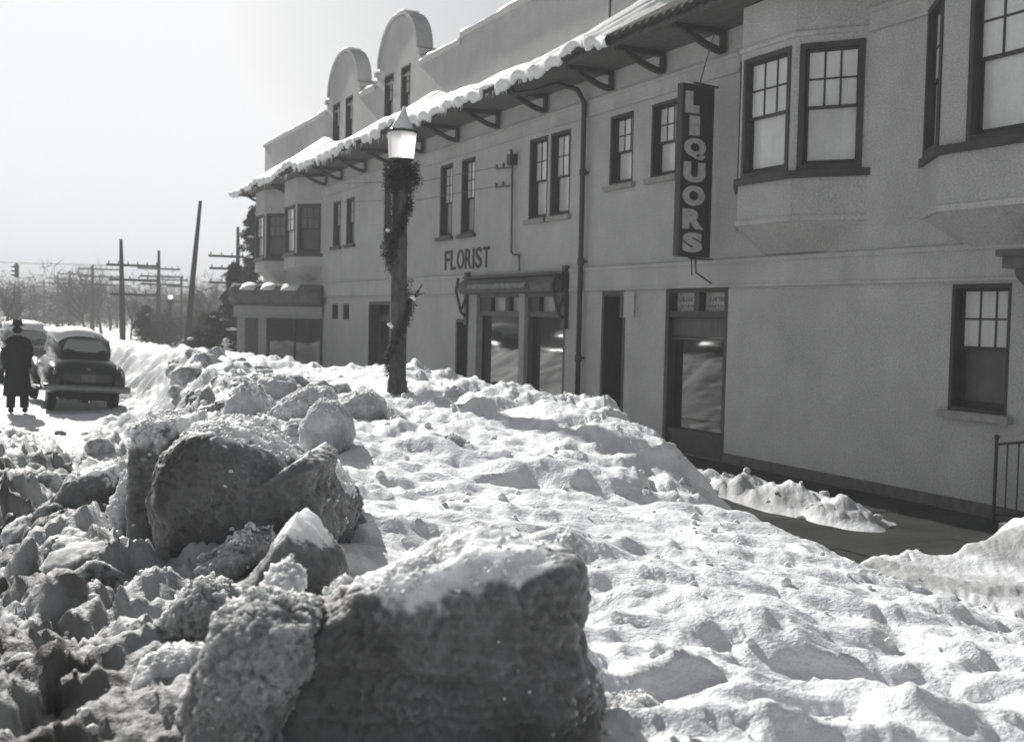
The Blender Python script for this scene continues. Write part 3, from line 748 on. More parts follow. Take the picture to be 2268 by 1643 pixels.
# dark interior behind the glass of the shops
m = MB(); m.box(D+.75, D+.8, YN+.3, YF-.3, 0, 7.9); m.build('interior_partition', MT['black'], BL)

# curved gables standing up from the parapet
def gable(y0, y1, wins):
    cy = (y0+y1)/2; w = y1-y0; pts = []
    z0 = ZT; zs = 9.12
    prof = [(y0, z0), (y0, zs-.12), (y0-.06, zs-.10), (y0-.06, zs+.02), (y0+.12, zs+.05)]
    for i in range(15):
        t = PI-PI*i/14; prof.append((cy+math.cos(t)*(w/2-.22), zs+.14+math.sin(t)*1.12))
    prof += [(y1-.12, zs+.05), (y1+.06, zs+.02), (y1+.06, zs-.10), (y1, zs-.12), (y1, z0)]
    m = MB(); body = [p for p in prof if True]
    # front face split round the tops of the windows: strips between y cuts
    cuts = sorted({y0, y1, *[a for a, b, c_, d_ in wins], *[b for a, b, c_, d_ in wins]})
    def top(y):
        ys_ = [p for p in body]
        best = zs
        u = abs(y-cy)/(w/2-.22)
        return zs+.14+1.12*math.sqrt(max(0, 1-u*u)) if u < 1 else zs
    N_ = 48
    for i in range(N_):
        a = y0+(y1-y0)*i/N_; b = y0+(y1-y0)*(i+1)/N_; mid = (a+b)/2
        lo = z0
        for wa, wb, wc, wd in wins:
            if wa < mid < wb: lo = wd
        m.add([(D, a, lo), (D, b, lo), (D, b, top(b)), (D, a, top(a))], [(0, 1, 2, 3)])
        m.add([(D+.34, a, 8.0), (D+.34, b, 8.0), (D+.34, b, top(b)), (D+.34, a, top(a))], [(0, 1, 2, 3)])
        m.add([(D, a, top(a)), (D, b, top(b)), (D+.34, b, top(b)), (D+.34, a, top(a))], [(0, 1, 2, 3)])
    for yy in (y0, y1): m.add([(D, yy, z0), (D+.34, yy, z0), (D+.34, yy, top(yy)), (D, yy, top(yy))], [(0, 1, 2, 3)])
    for wa, wb, wc, wd in wins:
        for yy in (wa, wb): m.add([(D, yy, z0), (D+.3, yy, z0), (D+.3, yy, wd), (D, yy, wd)], [(0, 1, 2, 3)])
    g_ = m.build('gable', SM, BL)
    # coping strip over the arch, slightly proud
    q = MB(); rings = []
    for i in range(25):
        t = PI-PI*i/24; y = cy+math.cos(t)*(w/2-.20); z = zs+.15+math.sin(t)*1.13
        nrm = Vector((0, math.cos(t), math.sin(t)*1)); 
        rings.append([(D-.05, y, z), (D-.05, y+nrm.y*.09, z+nrm.z*.09), (D+.42, y+nrm.y*.09, z+nrm.z*.09), (D+.42, y, z)])
    q.loft(rings)
    for yy, s_ in ((y0, -1), (y1, 1)): q.box(D-.06, D+.4, yy-.1, yy+.1, zs-.06, zs+.07)
    q.build('coping', MT['stucco_trim'], g_)
    q = MB(); rings = []
    for i in range(13):
        t = PI*.62-PI*.58*i/12; y = cy+math.cos(t)*(w/2-.20); z = zs+.15+math.sin(t)*1.13
        k = .09; th_ = .05+.05*math.sin(PI*i/12)
        rings.append([(D-.02, y+math.cos(t)*k, z+math.sin(t)*k), (D+.02, y+math.cos(t)*(k+th_), z+math.sin(t)*(k+th_)), (D+.38, y+math.cos(t)*(k+th_), z+math.sin(t)*(k+th_)), (D+.4, y+math.cos(t)*k, z+math.sin(t)*k)])
    q.build
    q.loft(rings); q.build('snow_cap', MT['snow'], g_, smooth=True)
    # low roof running back from the gable
    q = MB(); rings = []
    for x in (D+.35, D+3.2):
        rings.append([(x, y0+.4, 8.05)]+[(x, cy+math.cos(PI-PI*i/8)*(w/2-.55), 9.0+math.sin(PI-PI*i/8)*.45) for i in range(9)]+[(x, y1-.4, 8.05)])
    q.loft(rings); q.build('gable_roof', MT['tile'], g_)
    q = MB(); rings = []
    for x in (D+.36, D+3.25):
        rings.append([(x, cy+math.cos(PI-PI*i/8)*(w/2-.55), 9.01+math.sin(PI-PI*i/8)*.46) for i in range(9)]+[(x, cy+math.cos(PI*i/8)*(w/2-.60), 9.13+math.sin(PI*i/8)*.5) for i in range(9)])
    q.loft(rings); q.build('roof_snow', MT['snow'], g_, smooth=True)
gable(28.1, 31.5, [w_ for w_ in ops if w_[3] > ZT and w_[0] < 31.5]); gable(33.1, 36.5, [w_ for w_ in ops if w_[3] > ZT and w_[0] > 33])

# parapet coping with snow, stepping up at Y = 25.3
m = MB(); sn = []
for y0, y1, z in ((YN, 25.3, 8.86), (25.3, 28.05, ZT+.0), (31.56, 33.04, ZT-.02), (36.56, YF+.05, ZT)):
    if z > ZT+.05: m.box(D, D+.35, y0, y1, ZT, z)
    m.box(D-.06, D+.42, y0, y1, z, z+.13); sn.append((y0, y1, z+.13))
m.build('coping', MT['stucco_trim'], BL)
m = MB()
for y0, y1, z in sn:
    n = max(4, int((y1-y0)*3)); rings = []
    for i in range(n+1):
        y = y0+(y1-y0)*i/n; h = .06+.05*math.sin(y*1.9)*math.sin(y*.7+1)+.02*math.sin(y*5.3); h = max(.015, h)*(0.4 if y < 20 else 1)
        rings.append([(D-.05, y, z), (D-.03, y, z+h*.8), (D+.15, y, z+h), (D+.4, y, z+h*.7), (D+.41, y, z)])
    m.loft(rings)
m.build('coping_snow', MT['snow'], BL, smooth=True)
# chimney box and vent behind the parapet
m = MB(); m.box(D+1.5, D+2.4, 26.6, 27.9, 8.1, 9.45); m.build('roof_hatch', MT['stucco_trim'], BL)
m = MB(); m.box(D+1.45, D+2.45, 26.55, 27.95, 9.45, 9.56); m.build('hatch_snow', MT['snow'], BL)
# vertical joint in the parapet wall
m = MB(); m.tube([(D-.02, 18.3, 7.56), (D-.02, 18.3, 8.84)], .018, 6); m.build('rain_leader', MT['metal_dark'], BL)

# belt course, frieze and plinth
for nm, z0, z1, pr in (('belt_course', 2.76, 3.17, .045), ('frieze_band', 6.06, 6.34, .04)):
    m = MB(); segs = [(YN, YF)]
    if nm == 'belt_course': segs = [(YN, 19.55), (24.72, YF)]
    else: segs = [(YN, 7.4), (10.5, 11.52), (14.3, YF)]
    for y0, y1 in segs:
        m.box(D-pr, D-.002, y0, y1, z0, z1); m.box(D-pr-.025, D-pr+.001, y0, y1, z1-.05, z1+.012); m.box(D-pr-.018, D-pr+.001, y0, y1, z0-.01, z0+.03)
    m.build(nm, MT['stucco_trim'], BL)
m = MB(); cur = YN
for a, b in sorted([(o_[0], o_[1]) for o_ in ops if o_[2] == 0])+[(YF, YF)]:
    if a > cur: m.box(D-.035, D-.002, cur, a, -.05, .15)
    cur = b
m.build('plinth', MT['frame_mid'], BL)

# pent eave: soffit, fascia, tiles, snow, brackets
XE = 9.66; ZE = 6.82; ZW = 7.48
m = MB(); m.box(XE+.02, D-.002, YN, YF+.35, ZE-.06, ZE-.01); m.box(XE-.02, XE+.02, YN, YF+.35, ZE-.10, ZE+.06)
ev = m.build('eave', MT['frame_mid'], BL)
def roofsheet(y0, y1, off, amp, edge_f, drop, mt, name, seed=0, res=.055, closed=False):
    ys = np.arange(y0, y1+res/2, res); ts = np.linspace(-.05, 1, 9)
    Y_, T_ = np.meshgrid(ys, ts)
    ph = np.abs(np.sin(Y_*PI/.235))
    offs = off(Y_, T_) if callable(off) else off
    X_ = XE-.07+(D-XE+.07)*T_
    Z_ = ZE+.04+(ZW-ZE)*T_+amp*ph+offs
    if edge_f is not None: X_ = X_-edge_f(Y_)*(T_ < 0)
    n1, n2 = Y_.shape; V_ = np.stack([X_.ravel(), Y_.ravel(), Z_.ravel()], 1)
    id_ = np.arange(n1*n2).reshape(n1, n2)
    F_ = [np.stack([id_[:-1, :-1].ravel(), id_[:-1, 1:].ravel(), id_[1:, 1:].ravel(), id_[1:, :-1].ravel()], 1)]
    # rounded lip rolling over the tile ends and back under
    prev = id_[0]; base_ = V_[:n2].copy(); dr = drop(ys); k0 = n1*n2
    for fx, fz in ((-.035, .12), (-.045, .35), (-.03, .75), (.0, 1.0), (.05, .95)):
        low = base_.copy(); low[:, 2] -= dr*fz; low[:, 0] += fx; V_ = np.concatenate([V_, low]); k = k0+np.arange(n2); k0 += n2
        F_.append(np.stack([k[:-1], k[1:], prev[1:], prev[:-1]], 1)); prev = k
    V_ = V_-np.array([D, 25, 0])
    return np_mesh(name, V_, np.concatenate(F_)[:, ::-1], mt, BL if name == 'roof_tiles' else RT, smooth=True)
RT = BL
RT = roofsheet(YN, YF+.4, 0., .07, None, lambda y: .09+0*y, MT['tile'], 'roof_tiles')
RT.location = (0, 0, 0)
def snow_off(Y_, T_):
    base = .11+.10*fbm2(Y_*.8, Y_*0+.5, 4, 3)-.07*np.exp(-((Y_-18.9)/.25)**2)
    pile = .30*np.exp(-((Y_-36.8)/1.1)**2)+.12*np.exp(-((Y_-41)/1.6)**2)+.22*np.exp(-((Y_-27.2)/.8)**2)+.10*np.exp(-((Y_-31)/1.5)**2)+.15*np.exp(-((Y_-17.2)/.7)**2)
    return (base+pile)*(.75+.4*T_)*np.clip((Y_-16.2)*1.2+.1, .02, 1)+.018*fbm2(Y_*5, T_*4, 3, 8)
roofsheet(16.2, YF+.42, snow_off, .010, lambda y: .04+.03*np.sin(y*9), lambda y: (.15+.20*np.abs(fbm2(y*1.1, y*0, 3, 6))+.20*np.abs(fbm2(y*2.7, y*0+2, 5, 16))+.05*fbm2(y*9, y*0+5, 2, 26))*(1-.6*sst(.18, .3, fbm2(y*.7, y*0+9, 3, 36))), MT['snow'], 'roof_snow', res=.03)
# icicles under the snow edge
m = MB(); rr = random.Random(9)
for i in range(230):
    y = rr.uniform(19, 44.8); l = rr.uniform(.02, .22)*abs(math.sin(y*1.3))+.03*(1.6 if 30 < y < 37 else 1)
    m.tube([(XE-.06, y, ZE+.02), (XE-.06, y, ZE-.02-l)], [.018, .003], 4)
ic = m.build('icicles', MT['snow'], RT)
br = [4.2, 5.9, 7.6, 14.7, 16.4, 18.1, 20.7, 23.0, 25.3, 27.6, 29.95, 32.25, 34.6, 36.3, 40.2, 44.4]
for y in br:
    m = MB(); t = .055
    m.box(D-.10, D-.045, y-t, y+t, 6.40, ZE-.07); m.box(XE+.10, D-.10, y-t, y+t, ZE-.14, ZE-.065)
    N_ = 9; c_ = []
    for i in range(N_+1):
        f_ = i/N_; x_ = D-.10-.72*f_; z_ = 6.40+(ZE-.14-6.40)*(f_**1.7*.75+f_*.25); c_.append((x_, z_))
    for i in range(N_):
        (xa, za), (xb, zb2) = c_[i], c_[i+1]; wd = .075
        m.hexa([(xa, y-t*.8, za-.02), (xb, y-t*.8, zb2-.02), (xb, y+t*.8, zb2-.02), (xa, y+t*.8, za-.02), (xa, y-t*.8, min(za+wd, ZE-.135)), (xb, y-t*.8, min(zb2+wd, ZE-.134)), (xb, y+t*.8, min(zb2+wd, ZE-.134)), (xa, y+t*.8, min(za+wd, ZE-.135))])
    m.build('bracket', MT['frame'], BL)

# bays
def bay(yn, s, fl, out, zb, zs, zh, zt, wfront=True, wnear=True, taper=None, fw=None, split=.5, dark=False):
    """yn: near end on the wall, s: side run along the wall, fl: front length"""
    y1, y2, y3 = yn+s, yn+s+fl, yn+2*s+fl
    plan = [(D, yn), (D-out, y1), (D-out, y2), (D, y3)]
    m = MB()
    def shell(z0, z1, holes):
        for k in range(3):
            a, b = Vector((*plan[k], 0)), Vector((*plan[k+1], 0))
            L = (b-a).length; u = (b-a)/L; hs = holes.get(k)
            def q(a0, a1, b0, b1):
                if a1-a0 > 1e-4 and b1-b0 > 1e-4:
                    p, r = a+u*a0, a+u*a1; m.add([(p.x, p.y, b0), (r.x, r.y, b0), (r.x, r.y, b1), (p.x, p.y, b1)], [(0, 1, 2, 3)])
            if hs:
                h0, h1, g0, g1 = hs; q(0, h0, z0, z1); q(h1, L, z0, z1); q(h0, h1, z0, g0); q(h0, h1, g1, z1)
            else: q(0, L, z0, z1)
    Ls = math.hypot(s, out); mg = .07 if Ls > .8 else .04
    H = {}
    if wfront: H[1] = (fw[0] if fw else mg, (fw[1] if fw else fl-mg), zs, zh)
    if wnear: H[0] = (mg, Ls-mg, zs, zh); H[2] = (mg, Ls-mg, zs, zh)
    shell(zb, zt, H)
    # tapered underside back to the wall
    tb = taper or .40
    bot = [(D, yn+s*.9), (D-out*.12, y1+.05), (D-out*.12, y2-.05), (D, y3-s*.9)]
    for k in range(3):
        m.add([(*plan[k], zb), (*plan[k+1], zb), (*bot[k+1], zb-tb), (*bot[k], zb-tb)], [(0, 1, 2, 3)])
    m.add([(*p, zb-tb) for p in bot], [(0, 1, 2, 3)]); m.add([(*p, zt) for p in plan], [(0, 1, 2, 3)])
    o = m.build('bay_window', SM, BL)
    # ledge round the bay under the windows and band at its foot and head
    def ring(z0, z1, pr, mt, nm):
        q = MB()
        e = [(D-.002, yn-pr), (D-out-pr, y1-pr*.4), (D-out-pr, y2+pr*.4), (D-.002, y3+pr)]
        i_ = [(D-.002, yn+.02), (D-out+.02, y1+.01), (D-out+.02, y2-.01), (D-.002, y3-.02)]
        for k in range(3):
            q.hexa([(*e[k], z0), (*e[k+1], z0), (*i_[k+1], z0), (*i_[k], z0), (*e[k], z1), (*e[k+1], z1), (*i_[k+1], z1), (*i_[k], z1)])
        q.build(nm, mt, o)
    ring(zs-.10, zs-.002, .07, MT['frame'], 'sill'); ring(zb-.02, zb+.05, .025, MT['stucco_trim'], 'foot_moulding')
    ring(zh+.10, zh+.16, .04, MT['stucco_trim'], 'head_moulding')
    for k, (h0, h1, g0, g1) in H.items():
        a, b = Vector((*plan[k], 0)), Vector((*plan[k+1], 0)); u = (b-a).normalized()
        nn = Vector((-u.y, u.x, 0)); nn = nn if nn.x < 0 else -nn
        f = frame_at(a+u*h0+Vector((0, 0, g0)), u, nn)
        sash_window(f, h1-h0, g1-g0, split=split, shade='dark_glass' if dark and k == 0 else 'shade', lower='screen' if dark and k == 0 else 'shade', depth=.14, sill=None, parent=o, casing=.02, fr=.075 if k != 1 else .065, muntin=.026)
    return o
bay(11.52, .80, 1.17, .60, 3.62, 4.28, 5.98, ZE-.08)
bay(7.35, .85, 1.5, .60, 3.55, 4.28, 6.1, ZE-.08, fw=(.05, 1.12))
bay(36.85, .72, 1.5, .72, 3.75, 4.2, 5.85, ZE-.08, dark=True); bay(41.2, .72, 1.5, .72, 3.75, 4.2, 5.85, ZE-.08, dark=True)
# angled corner shop at the far end
cs = [(D, 36.65), (8.35, 38.7), (9.72, 45.0), (D, 45.0)]
m = MB()
for k in range(3):
    a, b = cs[k], cs[k+1]; m.add([(*a, 0), (*b, 0), (*b, 3.0), (*a, 3.0)], [(0, 1, 2, 3)])
m.add([(*p, 3.0) for p in cs], [(0, 1, 2, 3)])
shop = m.build('corner_shop', MT['light_wood'], BL)
a = Vector((*cs[0], 0)); b = Vector((*cs[1], 0)); L = (b-a).length; u = (b-a)/L; nn = Vector((-u.y, u.x, 0)); nn = nn if nn.y < 0 else -nn
f = frame_at(a, u, nn)
m = MB(); fbox(m, f, .08, 1.95, .45, 1.95, -.02, .0); m.build('shop_pane', MT['dark_glass'], shop)
m = MB(); fbox(m, f, .02, .08, .1, 2.0, -.07, .0); fbox(m, f, 1.95, 2.03, .1, 2.0, -.07, 0); fbox(m, f, .08, 1.95, 1.95, 2.03, -.07, 0); fbox(m, f, .08, 1.95, .1, .45, -.07, 0); fbox(m, f, .98, 1.03, .45, 1.95, -.06, -.02); m.build('shop_frame', MT['frame'], shop)
m = MB(); fbox(m, f, 2.38, 2.85, .05, 1.98, -.025, .0); m.build('shop_door', MT['door'], shop)
m = MB(); fbox(m, f, -.02, L+.05, 2.05, 2.42, -.16, .0); fbox(m, f, -.02, L+.08, 2.02, 2.06, -.22, .0); m.build('fascia_board', MT['light_wood'], shop)
# rolled awning over it with patches of snow
m = MB(); rings = []
for i in range(31):
    t = -.05+(L+.15)*i/30; s_ = .03*math.sin(i*1.3)
    rings.append([f(t, 2.45, 0), f(t, 2.44, -.3+s_), f(t, 2.62, -.48+s_), f(t, 2.92, -.45+s_), f(t, 3.12, -.2), f(t, 3.15, 0)])
m.loft(rings); awn = m.build('awning', MT['canvas'], shop, smooth=True)
m = MB()
for t0, t1 in ((.75, 1.35), (1.6, 2.1), (2.3, 2.85)):
    rings = []
    for i in range(9):
        t = t0+(t1-t0)*i/8; k = math.sin(PI*i/8)*.07+.01
        rings.append([f(t, 2.93, -.47), f(t, 2.95+k, -.42), f(t, 3.12+k, -.2), f(t, 3.12, -.15)])
    m.loft(rings)
m.build('awning_snow', MT['snow'], awn, smooth=True)

# entrance hood and steps at the near right
m = MB(); m.box(9.98, D-.003, 6.4, 8.62, 2.84, 2.97); m.box(9.93, D-.003, 6.35, 8.67, 2.97, 3.04)
m.prism([(D-.003, 8.5, 2.3), (D-.003, 8.5, 2.84), (10.1, 8.5, 2.84), (10.12, 8.5, 2.76)], (0, -.06, 0), (0, .06, 0))
m.build('entrance_hood', MT['frame_mid'], BL)
st = MB()
for i in range(5): st.box(9.72, D-.03, 5.6, 8.3-.32*i, .005+.17*i, .17*(i+1))
st.build('entrance_steps', MT['stone_sill'], BL)

# iron handrail of the steps
RL = empty('handrail', (10.4, 8.95, 0), 'thin black iron railing with upright bars at the right edge by the entrance steps', 'railing')
XR_, Y0R = 10.42, 8.97
def rl(t, k): return (lambda z: z[0]+(z[1]-z[0])*t/.9 if t < .9 else z[1]+(z[2]-z[1])*(t-.9)/2.1)(k)
TOP, LOW = (.90, 1.06, 2.2), (.12, .20, 1.2)
m = MB(); m.tube([(XR_, Y0R, 0), (XR_, Y0R, .96)], .02, 8); m.ball((XR_, Y0R, .98), .032); m.build('post', MT['metal_dark'], RL)
m = MB(); m.tube([(XR_, Y0R-3, .85), (XR_, Y0R-3, 2.25)], .02, 8); m.build('post', MT['metal_dark'], RL)
for nm, k in (('top_rail', TOP), ('bottom_rail', LOW)):
    m = MB(); m.tube([(XR_, Y0R-t, rl(t, k)) for t in (0, .9, 3)], .016, 8); m.build(nm, MT['metal_dark'], RL)
for i in range(1, 20):
    t = i*.15; m = MB(); m.tube([(XR_, Y0R-t, rl(t, LOW)), (XR_, Y0R-t, rl(t, TOP))], .009, 6); m.build('baluster', MT['metal_dark'], RL)

# downpipe
DP = empty('downspout', (D, 18.98, 0), 'dark iron downpipe from the snowy eave down the wall, right of the florist window', 'downpipe')
px = D-.12
m = MB(); m.tube([(XE+.05, 20.3, ZE-.1), (XE+.1, 20.25, ZE-.22), (XE+.35, 19.95, ZE-.20), (px-.35, 19.4, ZE-.12), (px-.1, 19.1, ZE-.25), (px, 19.0, ZE-.5), (px, 18.99, 5), (px, 18.98, 0)], .052, 10)
m.build('pipe', MT['metal_dark'], DP, smooth=True)
for z in (1.45, 3.3, 5.0):
    m = MB(); m.tube([(px, 18.98, z-.06), (px, 18.98, z+.06)], .072, 10); m.box(px+.03, D-.003, 18.94, 19.02, z-.02, z+.02); m.build('collar', MT['metal_dark'], DP)

# electrical mast
EM = empty('conduit_mast', (D, 22.15, 0), 'thin electrical conduit with a bracketed insulator head on the wall above the florist window', 'conduit')
cx_ = D-.08
m = MB(); m.tube([(cx_, 22.18, 5.62), (cx_, 22.14, 3.62), (cx_, 22.0, 3.55), (cx_, 21.75, 3.55), (cx_, 21.72, 3.2)], .024, 8); m.build('conduit_pipe', MT['frame_mid'], EM, smooth=True)
m = MB(); m.box(cx_-.1, D-.003, 22.08, 22.26, 5.5, 5.72); m.tube([(cx_, 22.2, 5.6), (cx_-.15, 21.95, 5.78)], .03, 6); m.build('weather_head', MT['frame'], EM)
for z in (5.45, 5.05):
    m = MB(); m.tube([(cx_, 22.18, z), (cx_-.05, 22.9, z+.03)], .02, 6)
    for k in (22.5, 22.85): m.ball((cx_-.06, k, z+.07), (.035, .035, .06), 8, 6)
    m.build('insulator_arm', MT['frame_mid'], EM)
for z, e in ((5.62, 5.9), (5.2, 5.35)):
    m = MB(); m.tube([(cx_-.06, 22.85, z-.1), (cx_-.2, 27, z-.1+(e-z)*.3), (cx_-.5, 33, e+.2)], .008, 5); m.build('wire', MT['metal_dark'], EM)

# ------------------------------------------------------------------ lettering
def text_mesh(txt, size, depth, bold=0., xs=1., ys=1.):
    cu = bpy.data.curves.new('t', 'FONT'); cu.body = txt; cu.size = size; cu.extrude = depth; cu.offset = bold
    cu.align_x = 'CENTER'; cu.align_y = 'CENTER'; cu.bevel_depth = 0; cu.resolution_u = 5
    o = bpy.data.objects.new('t', cu); C.objects.link(o)
    dg = bpy.context.evaluated_depsgraph_get(); me = bpy.data.meshes.new_from_object(o.evaluated_get(dg))
    bpy.data.objects.remove(o); bpy.data.curves.remove(cu)
    vs = [v.co.copy() for v in me.vertices]; fs = [tuple(p.vertices) for p in me.polygons]; bpy.data.meshes.remove(me)
    x0, x1 = min(v.x for v in vs), max(v.x for v in vs); y0, y1 = min(v.y for v in vs), max(v.y for v in vs)
    return [(Vector(((v.x-(x0+x1)/2)*xs, (v.y-(y0+y1)/2)*ys, v.z))) for v in vs], fs, (x1-x0)*xs, (y1-y0)*ys
# FLORIST: dark letters standing on the wall, read towards -Y
FL = empty('shop_lettering', (D, 24.76, 3.4), 'dark letters spelling FLORIST on the stucco wall above the awning', 'shop sign')
MT['letter_dark'] = mat('dark_weathered_letters', (.04, .038, .037), .7, .2, [(20, .6, 1.5)], None)
yy = 26.08; tot = 26.08-23.42
ws = {'F': .32, 'L': .32, 'O': .42, 'R': .38, 'I': .09, 'S': .36, 'T': .36}
gap = (tot-sum(ws[c_] for c_ in 'FLORIST'))/6
for ch in 'FLORIST':
    vs, fs, w, h = text_mesh(ch, .5, .008, .006)
    k = ws[ch]/w; kh = .48/h
    m = MB(); m.add([(D-.011-v.z, yy-ws[ch]/2-v.x*k, 3.57+v.y*kh) for v in vs], fs)
    m.build('letter', MT['letter_dark'], FL); yy -= ws[ch]+gap
# LIQUORS blade sign
SG = empty('blade_sign', (D, 14.8, 3.3), 'tall black vertical sign with white letters spelling LIQUORS hanging from the wall', 'sign')
xo, xi_ = 9.96, 10.56; yS = 14.8; zb_, zt_ = 3.22, 5.86
rot = math.radians(4)      # the blade is swung a little towards the camera side
def sgn(x, y, z):
    dx, dy = x-xi_, y-yS
    return (xi_+dx*math.cos(rot)-dy*math.sin(rot), yS+dx*math.sin(rot)+dy*math.cos(rot), z)
m = MB()
def sbox(m, x0, x1, y0, y1, z0, z1): m.hexa([sgn(x0, y0, z0), sgn(x1, y0, z0), sgn(x1, y1, z0), sgn(x0, y1, z0), sgn(x0, y0, z1), sgn(x1, y0, z1), sgn(x1, y1, z1), sgn(x0, y1, z1)])
sbox(m, xo, xi_, yS-.05, yS+.05, zb_, zt_)
pn = m.build('sign_box', MT['sign'], SG)
m = MB()
for z0, z1 in ((zb_-.01, zb_+.04), (zt_-.04, zt_+.01)): sbox(m, xo-.015, xi_+.015, yS-.065, yS+.065, z0, z1)
for x0, x1 in ((xo-.015, xo+.03), (xi_-.03, xi_+.015)): sbox(m, x0, x1, yS-.065, yS+.065, zb_+.04, zt_-.04)
m.build('sign_rim', MT['frame'], SG)
zc = zt_-.27; pitch = .362
for i, ch in enumerate('LIQUORS'):
    big = {'L': (.27, .33), 'I': (.19, .30), 'Q': (.42, .33), 'U': (.42, .31), 'O': (.43, .31), 'R': (.41, .31), 'S': (.38, .31)}[ch]
    vs, fs, w, h = text_mesh(ch, .4, .012, .026 if ch not in 'LI' else .05)
    kx, kz = big[0]/w, big[1]/h
    xm = {'L': .18, 'I': .24}.get(ch, .26)
    m = MB()
    m.add([sgn(xo+xm+v.x*kx, yS-.062-v.z, zc+v.y*kz) for v in vs], fs)
    m.build('letter', MT['sign_letter'], SG)
    zc -= pitch*(.98 if i < 2 else 1)
# mounting struts
for z in (zt_+.05, zb_-.03):
    m = MB(); m.tube([sgn(xo+.25, yS, z), (D-.002, yS+.08, z)], .016, 6); m.build('strut', MT['metal_dark'], SG)
m = MB(); m.tube([sgn(xi_-.22, yS, zb_), sgn(xi_-.2, yS, zb_-.25), (D-.02, yS+.05, zb_-.42)], .014, 6); m.tube([sgn(xi_-.3, yS, zb_), sgn(xi_-.28, yS, zb_-.3)], .01, 6); m.build('hanger', MT['metal_dark'], SG)
m = MB(); m.tube([sgn(xo+.35, yS, zt_), (D-.002, yS+.25, 6.75)], .008, 5); m.build('stay_wire', MT['metal_dark'], SG)
# little white projecting box
WB = empty('small_box_sign', (D, 17.2, 2.25), 'small plain white box sign projecting beside the dark doorway', 'sign')
m = MB(); m.box(10.49, 10.72, 17.16, 17.24, 2.25, 2.70); m.build('sign_panel', MT['white'], WB)
m = MB(); m.box(10.72, D-.003, 17.18, 17.22, 2.33, 2.36); m.box(10.72, D-.003, 17.18, 17.22, 2.6, 2.63); m.box(10.475, 10.49, 17.15, 17.25, 2.24, 2.71); m.build('sign_bracket', MT['metal_dark'], WB)

# ================================================================== street lamps wrapped in greenery
def needle_cloud(pts, n, l0, l1, seed, spread, wf=.22):
    """many small blade faces scattered round the points (x, y, z, radius)"""
    r = np.random.RandomState(seed); P = np.array(pts)
    w = P[:, 3]**1.2; w /= w.sum(); k = r.choice(len(P), n, p=w)
    dirs = r.randn(n, 3); dirs /= np.linalg.norm(dirs, axis=1)[:, None]
    c = P[k, :3]+dirs*(P[k, 3]*r.rand(n)**.4)[:, None]*spread
    l = l0+(l1-l0)*r.rand(n); d2 = dirs*.6+r.randn(n, 3)*.6; d2 /= np.linalg.norm(d2, axis=1)[:, None]
    s = np.cross(d2, r.randn(n, 3)); s /= np.linalg.norm(s, axis=1)[:, None]
    wd = (l*wf)[:, None]
    V = np.stack([c-s*wd, c+s*wd, c+d2*l[:, None]], 1).reshape(-1, 3)
    F = np.arange(3*n).reshape(n, 3)
    return V, F
